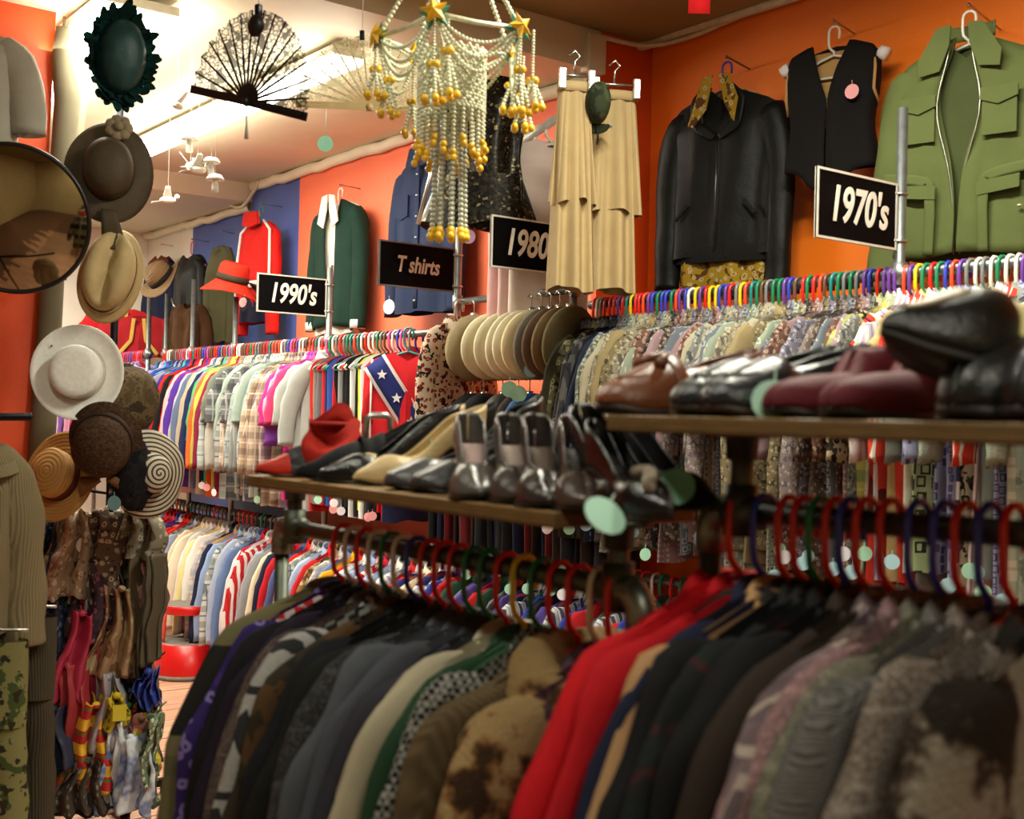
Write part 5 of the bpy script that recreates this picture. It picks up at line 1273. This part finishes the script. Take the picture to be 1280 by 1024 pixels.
# ------------------------------------------------------------------ hand fans hanging from the ceiling
def fan(label, px, py, Z, R, r_in, a0, a1, n, leaf, stick, yaw, spin, tag=None, hung=None, sl=0):
    loc = at(px, py, Z)
    # local frame: x right, y up in the fan's plane, z towards the viewer
    rx = (RT * cos(yaw) + (-FW) * sin(yaw)); rz = rx.cross(UP); 
    M = Matrix((rx, UP, rz)).transposed()
    q = M.to_quaternion() @ Quaternion((0, 0, 1), spin)
    g = thing('hand_fan', label, 'fan', loc, q)
    def leaf_fn(u, v):
        a = lerp(a0, a1, u); k = u * n * 2; zz = .006 * (abs((k % 2) - 1) * 2 - 1); r = lerp(r_in, R, v)
        return (r * cos(a), r * sin(a), zz)
    m = MB(); m.grid(leaf_fn, n * 2, 6); m.build('leaf', leaf, g)
    for i in range(n + 1):
        a = lerp(a0, a1, i / n); wd = .0055 if 0 < i < n else .014
        d = Vector((cos(a), sin(a), 0)); s = Vector((-sin(a), cos(a), 0)); m = MB()
        z0 = -.006 + .0006 * i
        m.add([tuple(d * r + s * (w * sg) + Vector((0, 0, z0 + zz))) for zz in (0, .002) for r, w in ((-.012, wd * .8), (R * (1 if 0 < i < n else 1.01), wd * .35 if 0 < i < n else wd * .8)) for sg in (-1, 1)],
              [(0, 1, 3, 2), (4, 6, 7, 5), (0, 4, 5, 1), (2, 3, 7, 6), (0, 2, 6, 4), (1, 5, 7, 3)]); m.build('stick', stick, g, smooth=False)
    m = MB(); m.ball((0, 0, 0), .014, 10, 8, .8); m.build('rivet', stick, g)
    inv = q.to_matrix().inverted()
    top = inv @ (Vector((0, 0, ZF - loc.z)) if Z < 5 else Vector((0, 0, .2)))
    am = (a0 + a1) / 2; m = MB(); tip = Vector((R * cos(am + .1), R * sin(am + .1), 0)); m.tube([tip, Vector((tip.x, tip.y, 0)) + inv @ Vector((0, 0, ZF - (loc + q @ tip).z))], .0015, 5)
    m.build('thread', plain('#c8c4b8', .5), g)
    m = MB(); m.box(tip.x - .008, tip.y - .018, -.008, tip.x + .008, tip.y + .014, .008); m.build('clip', BLKM, g, bevel=.003)
    return g
BKL = cloth('lace', '#101012'); BKS = plain('#141414', .4)
g = fan('black lace hand fan hanging from the ceiling before the lamp', 308, 127, 3.2, .24, .075, radians(-18), radians(163), 16, BKL, BKS, .66, 0)
m = MB(); m.ball((.05, .19, .01), .03, 12, 8, .5); m.build('rosette', BKS, g)
m = MB(); m.tube([(0, -.01, 0), (.004, -.06, .002), (0, -.10, 0)], [.002, .003, .006], 6); m.build('tassel', plain('#a8a49c', .6), g)
g = fan('cream lace hand fan hanging behind the beaded mobile', 462, 134, 3.9, .235, .06, radians(0), radians(178), 15, cloth('lace', '#c8bc94', s=1.6), plain('#a08858', .5), -.1, 0.02)
m = MB(); m.tube([(-.14, -.005, 0), (-.145, -.08, 0)], .0015, 5); m.build('tag_string', plain('#d8d4c8'), g)
o = inst('price_tag', tag_mesh(.026), plain('#7cb098', .6, 0, .1), g); o.location = (-.145, -.08, 0); o.rotation_euler = (-PI / 2, 0, 0); o['label'] = 'mint oval price tag'

# ------------------------------------------------------------------ beaded shell mobile
SHELL = plain('#d0d2b4', .4, 0, .15, 80); BELL = plain('#e4b824', .35, 0, .2, 60); GRN = plain('#3c8060', .5); STY = plain('#e0ac20', .45, 0, .2, 40)
loc = at(566, 48, 3.0)
g = thing('beaded_mobile', 'hanging mobile of shell bead strings with yellow bells and stars', 'mobile', loc, (0, 0, -YAW))
def beads(mb, pts, r, step=None, n=6):
    P = [Vector(p) for p in pts]; acc = 0; step = step or r * 1.9
    for i in range(len(P) - 1):
        d = (P[i + 1] - P[i]); L = d.length
        if L < 1e-6: continue
        while acc < L:
            mb.ball(P[i] + d * (acc / L), r, n, 4); acc += step
        acc -= L
def strand(name, pts, r, mat, step=None): m = MB(); beads(m, pts, r, step); return m.build(name, mat, g)
RG = .188; ang = [radians(-100), radians(-182), radians(-28), radians(40), radians(125)]
tips = [Vector((RG * cos(a), RG * sin(a), .0)) for a in ang]; order = [1, 0, 2, 3, 4]
topz = ZF - loc.z
for i in range(5):
    a = tips[order[i]]; b = tips[order[(i + 1) % 5]]
    mid = (a + b) * .5 * .93
    m = MB(); m.tube([a, mid, b], .006, 6); m.build('frame_rod', SHELL, g)
    for dz in (.05, .085, .12):
        strand('swag', [a.lerp(b, t) + Vector((0, 0, -dz * 4 * t * (1 - t))) for t in [k / 14 for k in range(15)]], .0055, SHELL)
    hub = Vector((.0, 0, min(topz - .02, .34)))
    strand('hanging_string', [a, hub], .0065, SHELL)
    # inner sling from the tip down to the net
    strand('sling', [a, a * .45 + Vector((0, 0, -.06))], .0045, SHELL)
    # star at the tip
    out = a.normalized(); q = (Vector((out.x, out.y - .8, .15))).normalized().to_track_quat('Z', 'Y')
    for nm, R_, mt, zz in (('star_backing', .042, GRN, -.004), ('star', .036, STY, .004)):
        m = MB(); vs = []
        for k in range(10):
            an = PI / 2 + k * PI / 5 + .2 * i; r = R_ if k % 2 == 0 else R_ * .48; vs.append((r * cos(an), r * sin(an), 0))
        vs += [(0, 0, .014), (0, 0, -.01)]; fs = [(k, (k + 1) % 10, 10) for k in range(10)] + [((k + 1) % 10, k, 11) for k in range(10)]
        m.add(vs, fs); m.xf(Matrix.Translation(a + out * zz + Vector((0, -.02, 0.0)) * (zz > 0)) @ q.to_matrix().to_4x4()); m.build(nm, mt, g, smooth=False)
    # tassel under each star
    for j, off in enumerate((0, .045)):
        base_ = a + Vector((off * .7, off * .5, 0)) + out * .004
        zz = -.05 - .02 * ((i * 2 + j) % 3)
        L1 = .085 + .02 * ((i + j) % 3)
        strand('tassel_string', [base_, base_ + Vector((0, 0, zz - L1 * .4))], .004, SHELL)
        for k in range(5):
            an = k * 2 * PI / 5; e = base_ + Vector((.024 * cos(an), .024 * sin(an), zz - L1))
            strand('tassel_string', [base_ + Vector((0, 0, zz - L1 * .3)), e], .0055, SHELL)
            m = MB(); m.ball(e + Vector((0, 0, -.010)), .0095, 8, 6, 1.15); m.build('bell', BELL, g)
        m = MB(); m.ball(base_ + Vector((.006, 0, zz - .03)), .010, 8, 6); m.ball(base_ + Vector((-.008, .005, zz - .03)), .010, 8, 6); m.build('bell', BELL, g)
# net cylinder
RC = .082; NZ = 22
for k in range(NZ):
    for dr in (1, -1):
        pts = []
        for i in range(15):
            z = -.035 - .15 * i / 14; tri = abs(((i / 14 * 6) % 2) - 1)
            an = 2 * PI * (k + dr * (tri - .5) * .98) / NZ; pts.append((RC * cos(an), RC * sin(an), z))
        strand('net_string', pts, .0058, SHELL, .0095)
for k in range(NZ):
    an = 2 * PI * k / NZ; L1 = .07 + .018 * (k % 3)
    strand('fringe_string', [(RC * cos(an), RC * sin(an), -.185), (RC * cos(an), RC * sin(an), -.185 - L1)], .0055, SHELL)
    for s2 in range(2):
        m = MB(); m.ball((RC * cos(an) * (1 + .07 * s2), RC * sin(an), -.195 - L1 - .014 * s2), .009, 8, 6, 1.1); m.build('bell', BELL, g)
for k in range(9):
    an = 2 * PI * k / 9; x = .036 * cos(an); y = .03 * sin(an); x2 = x * 1.15
    strand('long_string', [(x, y, -.12), (x, y, -.26), (x2, y, -.47)], .0072, plain('#b4b8a4', .4, 0, .15, 60), .0125)
    m = MB(); m.ball((x2, y, -.485), .011, 8, 6, 1.1); m.ball((x2 * 1.1, y - .01, -.50), .010, 8, 6, 1.1); m.build('bell', BELL, g)
m = MB(); m.tube([(0, 0, min(topz - .02, .34)), (0, 0, topz)], .003, 6); m.build('cord', SHELL, g)
m = MB()
for k in range(5): m.ball((.014 * cos(k * 1.3), .014 * sin(k * 1.3), .115 + .01 * (k % 2)), .012, 8, 6)
m.build('bell', BELL, g)

# ------------------------------------------------------------------ little white mushroom and dove ornaments
def ornament(label, px, py, Z, kind, zc):
    loc = at(px, py, Z); g = thing('paper_ornament', label, 'ornament', loc, (0, 0, RND.uniform(-1, 1))); g.scale = (.62,) * 3
    WM = plain('#e4e0d4', .6)
    if kind == 'mushroom':
        m = MB(); m.lathe([(1e-4, .045), (.04, .035), (.06, .008), (.058, 0), (1e-4, .004)], 18); m.build('cap', WM, g)
        m = MB(); m.lathe([(1e-4, -.085), (.024, -.08), (.02, -.03), (.016, .004)], 12); m.build('stem', WM, g)
    else:
        m = MB(); m.ball((0, 0, 0), .032, 12, 8, .8); m.v = [(x * 1.9, y, z) for x, y, z in m.v]; m.ball((.065, 0, .028), .02, 10, 6); m.build('body', WM, g)
        for sd in (-1, 1): m = MB(); m.grid(lambda u, v: (lerp(-.04, .03, u) * (1 - .5 * v), sd * .01 + sd * .06 * v, .015 + .075 * v), 4, 4); m.build('wing', WM, g, solid=.003)
        m = MB(); m.grid(lambda u, v: (-.05 - .07 * v, (u - .5) * (.03 + .05 * v), -.01 - .02 * v), 3, 3); m.build('tail', WM, g, solid=.003)
    m = MB(); m.tube([(0, 0, .03), (0, 0, (zc - loc.z) / .62)], .0016, 5); m.build('thread', plain('#d8d4c8', .6), g)
for i, (px, py, Z, k, lab) in enumerate([(237, 175, 5.0, 'mushroom', 'white mushroom ornament hanging highest under the lamp'), (247, 212, 5.0, 'dove', 'white dove ornament in the middle of the hanging group'), (264, 204, 5.0, 'mushroom', 'white mushroom ornament at the upper side of the group'), (269, 225, 5.0, 'mushroom', 'small white mushroom ornament lowest in the hanging group'),
        (238, 208, 5.0, 'dove', 'white dove ornament beside the mushroom group, facing the hats'), (210, 250, 5.6, 'dove', 'white dove ornament hanging alone near the flower hat'), (222, 132, 4.8, 'dove', 'white dove ornament glowing in front of the lamp')]):
    ornament(lab, px, py, Z, k, ZM)

# ------------------------------------------------------------------ red step stool
p = atz(233, 843, 0)
g = thing('step_stool', 'round red metal step stool on the wooden floor in the aisle', 'stool', (p.x, p.y, 0), (0, 0, -YAW + .2))
REDM = plain('#b81414', .3, 0, .06, 8); GREYR = plain('#6c6860', .8, 0, .15, 60, .2)
m = MB(); m.lathe([(.205, .012), (.205, .035), (.175, .20), (.165, .205)], 40); m.build('base', REDM, g)
m = MB(); m.lathe([(.20, .0), (.215, .004), (.218, .02), (.206, .026)], 40); m.build('bumper', GREYR, g)
m = MB(); m.lathe([(1e-4, .206), (.165, .206), (.168, .20)], 40); m.build('lower_step', GREYR, g)
m = MB(); m.lathe([(.142, .375), (.146, .40), (.146, .425), (.138, .428)], 40); m.build('rim', REDM, g)
m = MB(); m.lathe([(1e-4, .431), (.137, .431), (.14, .426)], 40); m.build('top_step', GREYR, g)
for a0 in (-.35, PI * .5, PI + .35):
    m = MB(); m.grid(lambda u, v: ((lerp(.15, .138, v)) * cos(a0 + (u - .5) * .42), lerp(.15, .138, v) * sin(a0 + (u - .5) * .42), lerp(.205, .39, v)), 6, 4); m.build('leg', REDM, g, solid=.006)

# ------------------------------------------------------------------ round mirror, white tee, trousers at the aisle edge
loc = at(16, 274, 4.0)
fd = camdir(.12, -.30, 1)
g = thing('round_mirror', 'round dark rimmed convex mirror on the orange wall', 'mirror', loc, fd.to_track_quat('Z', 'Y'))
R = .246; m = MB(); m.lathe([(1e-4, .045), (R * .5, .034), (R * .85, .013), (R, 0)], 48); m.build('glass', plain('#b4ab90', .06, 1.0, .0), g)
m = MB(); m.tube([(R * cos(a), R * sin(a), 0) for a in [i * PI / 32 for i in range(64)]], .008, 8, closed=True); m.build('frame', plain('#141414', .4), g)
m = MB(); m.lathe([(1e-4, -.02), (R, -.015), (R, 0)], 40); m.build('backing', plain('#1c1c1c', .6), g)
m = MB(); m.tube([(0, 0, -.02), (0, 0, -.75)], .015, 8); m.build('bracket', BLKM, g)
loc = at(-26, 40, 4.1)
g = thing('white_tee', 'white short sleeved top on a mannequin before the orange wall', 'shirt', loc, (0, 0, -YAW))
WT = S('#b4b2a4')
body_mb(.13, .46, .09, -.005, .25, .04, 0, 60, 36, 16, .008).build('body', WT, g)
for sd in (-1, 1): sleeve_mb(sd, .13, -.01, .3, .30, .075, .06, .055, .045, 61, 14, 10).build('sleeve', WT, g)
m = MB(); m.tube([(0, 0, .02), (0, .0, -.1)], [.05, .06], 14); m.build('mannequin_neck', plain('#a8a49c', .5), g)
for sd in (-1, 1): m = MB(); m.tube([(sd * .155, 0, -.2), (sd * .165, -.01, -.33), (sd * .16, -.01, -.36)], [.035, .03, .004], 12); m.build('mannequin_arm', plain('#a8a49c', .5), g)
def legs(label, px, py, Z, mat, w, h, rr_, seed, yaw=-YAW, name='trousers'):
    loc = at(px, py, Z); g = thing(name, label, 'trousers', loc, (0, 0, yaw))
    m = MB(); m.grid(lambda u, v: (w * cos(2 * PI * u), .05 * sin(2 * PI * u) + .006 * sin(9 * u + 3 * v), -.24 * v), 30, 6, closeu=True); m.build('waist', mat, g)
    for sd in (-1, 1):
        m = MB(); n = 14; pts = [(sd * (w * .48 + .012 * k / n), .006 * sin(k + seed), -.20 - (h - .2) * k / n) for k in range(n + 1)]
        m.tube(pts, [lerp(w * .52, rr_, k / n) * (1 + .05 * sin(2.1 * k + seed)) for k in range(n + 1)], 16, flat=1.0)
        m.v = [(x, y * .6 + .006 * noise.noise(Vector((x * 20, z * 14, seed))), z) for x, y, z in m.v]; m.build('leg', mat, g)
    m = MB(); m.tube([(-w, 0, .03), (w, 0, .03)], .005, 6); m.tube([(0, 0, .03), (0, 0, .09), (.02, 0, .11)], .004, 6); m.build('clip_hanger', metal('#b0b0a8', .3), g)
    return g
KHK = cloth('cord', '#857a58'); KHD = cloth('cord', '#463f30')
loc = at(-14, 556, 3.45)
g = garment('khaki_jacket', 'pale khaki corduroy jacket hanging at the aisle edge under the mirror', 'jacket', (loc.x, loc.y, loc.z + .08), -YAW + .35, (.07, .62, .05, .35, (.56, .07, .06, .045, .035), 63, 2, -.08), cloth('cord', '#85795a'))
legs('dark brown corduroy trousers hanging below the khaki jacket', 28, 770, 3.55, KHD, .10, .95, .062, 3)
legs('green camouflage trousers hanging at the very edge below the mirror', -18, 800, 3.4, cloth('camo', '#77764a', '#3c4c24', '#2c261a', 1.6), .12, .80, .075, 8)
t = thing('wall_rack', 'dark rail holding the khaki jacket and camouflage trousers', 'rail', (loc.x, loc.y, loc.z + .08))
m = MB(); d = RT * 1; m.tube([Vector((0, 0, -.0)) - d * .6, d * .12], .012, 10); m.build('rail', BLKM, t)
m = MB(); q0 = d * .10 * 0 - d * .45; m.tube([q0, Vector((q0.x, q0.y, -(loc.z + .08)))], .014, 10); m.build('post', BLKM, t)

# ------------------------------------------------------------------ scarves crowded on the stand
def scarf(label, px, py0, py1, wpx, Z, mat, seed, gather=.62, name='scarf', fr=0):
    loc = at(px, py0, Z); h = (py1 - py0) * Z / F; w = wpx * Z / F * .5
    rr = random.Random(seed); ph = [rr.uniform(0, 6.3) for _ in range(4)]; k = rr.randint(2, 4)
    g = thing(name, label, 'scarf', loc, (0, 0, -YAW + rr.uniform(-.5, .5)))
    def fn(u, v):
        s = 2 * u - 1; ww = w * lerp(gather, 1, sst(0, .8, v)) * (1 + .15 * sin(3 * v + ph[2]))
        x = ww * s + .015 * sin(5 * v + ph[3])
        y = (.014 + .026 * (1 - .4 * v)) * sin(k * PI * s + ph[0] + 1.5 * v) + .03 * (s * s) + .016 * noise.noise(Vector((s * 2, v * 5, seed)))
        z = -h * v * (1 - .12 * abs(s) ** 1.5 * (1 if seed % 2 else -.6)) + .01 * sin(4 * s + ph[1]) + .02 * noise.noise(Vector((s * 2.5, v * 6, seed + 9)))
        return (x, y, z)
    m = MB(); m.grid(fn, 26, 22); m.build('cloth', mat, g, solid=.0025)
    m = MB(); m.tube([(0, 0, -.012), (0, .05, .02), (0, .10, .03)], .004, 6); m.ball((0, -.006, -.004), .018, 8, 6, .8); m.build('knot', mat, g)
    return g
SC_ = [
 ('dark teal patterned scarf below the tan boater', 62, 655, 760, 40, ('floral', '#1c2c34', '#3c5458', '#101820')),
 ('navy print scarf at the orange wall side', 70, 650, 820, 36, ('floral', '#1c2438', '#48587c', '#10141c')),
 ('beige satin scarf with stripes below the boater', 88, 640, 740, 34, ('floral', '#8c7c68', '#b0a490', '#6c5848')),
 ('silver white satin scarf beside the beige striped one', 104, 655, 760, 30, ('stripe', '#a49c94', '#847870', '#b8b4ac')),
 ('brown and cream twisted scarf under the bow', 122, 640, 735, 40, ('floral', '#4c3c30', '#948470', '#281e18')),
 ('pale grey green gathered scarf under the price tag', 148, 640, 720, 44, ('solid', '#68624e')),
 ('olive satin scarf at the aisle side', 176, 640, 790, 40, ('solid', '#4c4430')),
 ('dark olive striped scarf beside the olive satin', 188, 690, 830, 26, ('solid', '#3c3626')),
 ('dusty pink scarf end at the aisle side', 184, 705, 760, 22, ('solid', '#9c6c6c')),
 ('dark plum print scarf in the middle of the tower', 118, 700, 800, 44, ('floral', '#2c1a24', '#6c3c48', '#18101a')),
 ('black crumpled scarf in the middle of the tower', 140, 745, 830, 50, ('solid', '#1c1814')),
 ('teal green bandana at the orange wall side', 62, 770, 850, 36, ('floral', '#1c4048', '#6c8c88', '#10282c')),
 ('raspberry pink shiny tie-shaped scarf', 103, 765, 868, 34, ('solid', '#8c1c38')),
 ('crimson scarf behind the raspberry one', 118, 790, 905, 28, ('solid', '#6c1424')),
 ('rust and beige camouflage scarf', 152, 735, 840, 44, ('camo', '#7c6448', '#5c3c24', '#8c7c60')),
 ('tan crinkled scarf below the camouflage one', 168, 770, 900, 34, ('solid', '#6c583c')),
 ('dark brown netted scarf beneath the tan one', 184, 800, 880, 24, ('solid', '#2c2018')),
 ('royal blue scarf corner at the aisle side', 186, 838, 880, 24, ('solid', '#182c78')),
 ('lime and yellow tie-dyed scarf at the orange wall side', 66, 845, 895, 38, ('dye', '#8c9c24', '#c8b424', '#3c6c2c')),
 ('navy blue folded scarf below the lime one', 66, 885, 960, 36, ('solid', '#1a2238')),
 ('rainbow tie-dyed scarf in red, orange and green', 98, 870, 990, 54, ('dye', '#b83024', '#d0802c', '#3c7c3c', .7)),
 ('red and yellow striped scarf beside the rainbow one', 120, 880, 985, 36, ('hstripe', '#a82424', '#d0a02c', '#4c6c2c', 1.2)),
 ('silver lavender satin scarf in the lower tower', 134, 845, 930, 28, ('solid', '#7c7880')),
 ('blue and white tie-dyed scarf hanging lowest', 140, 905, 1012, 56, ('dye', '#98a4b8', '#4c6090', '#c0c8d0', .9)),
 ('second blue and white tie-dyed scarf at the base bar', 165, 920, 1008, 46, ('dye', '#a8b0bc', '#5c6c94', '#b8c4cc', .9)),
 ('black scarf with green and red flower print', 160, 880, 960, 44, ('floral', '#1c1c20', '#a03c30', '#3c7434', .8)),
 ('green and yellow print scarf at the aisle side', 178, 895, 950, 38, ('dye', '#3c5c34', '#a8a42c', '#7c2c3c', 1.4)),
 ('white and green print scarf at the aisle side', 190, 895, 975, 28, ('floral', '#5c6c54', '#a4b098', '#2c3c2c')),
 ('bottle green print scarf, low at the aisle side', 182, 940, 1000, 30, ('floral', '#2c4434', '#64785c', '#18241c')),
 ('grey brown dotted scarf low behind the rainbow one', 108, 950, 1015, 40, ('dots', '#3c342c', '#6c6458')),
 ('charcoal scarf low at the orange wall side', 82, 955, 1015, 40, ('solid', '#24242a')),
 ('yellow print scarf with a bright label', 146, 868, 905, 26, ('dots', '#b09c24', '#4c4c1c')),
 ('deep red scarf near the rainbow one', 86, 830, 930, 30, ('solid', '#7c1a20')),
 ('grey print scarf between the satin scarves', 132, 665, 760, 34, ('floral', '#4c4844', '#84807c', '#2c2a28')),
 ('cream and grey gathered scarf at the top of the aisle side', 168, 628, 690, 40, ('floral', '#6c6858', '#94907c', '#3c3a30')),
 ('navy scarf with white spots behind the lower tower', 150, 820, 905, 50, ('dots', '#141a2c', '#5c6c84')),
]
for i, (lab, px, y0, y1, wp, mt) in enumerate(SC_):
    mt = (mt[0],) + tuple(tuple(min(.9, k * 1.5 + .01) for k in lin(h)) if isinstance(h, str) else h for h in mt[1:])
    mat = cloth(*mt[:4], **({'s': mt[4]} if len(mt) > 4 else {})) if mt[0] != 'solid' else cloth('solid', mt[1], rough=.5)
    g = scarf(lab, px, y0, y1 + 6, min(wp * 1.7, (194 - px) * 2 + 12), 4.66 - .12 * ((i * 37) % 5) / 5 - (.06 if y0 > 860 else 0), mat, i)
    if i in (3,): price_tag(g, (.02, -.05, -.03), 'white', .0, .032)
    if i in (11,): price_tag(g, (.01, -.05, -.12), 'white', .0, .018)
    if i == 31:
        m = MB(); m.box(-.02, -.05, -.09, .03, -.045, -.03); m.build('label', plain('#c8b82c', .6), g, smooth=False)

# ------------------------------------------------------------------ label check
for lab, lst in LABELS.items():
    if len(lst) > 1 and not all(g and g == lst[0][1] for _, g in lst): print('DUP LABEL', lab, len(lst))
    n = len(lab.split())
    if n < 4 or n > 16: print('LABEL LENGTH', n, lab)
print('objects', len(bpy.data.objects), 'meshes', len(bpy.data.meshes), 'materials', len(bpy.data.materials))
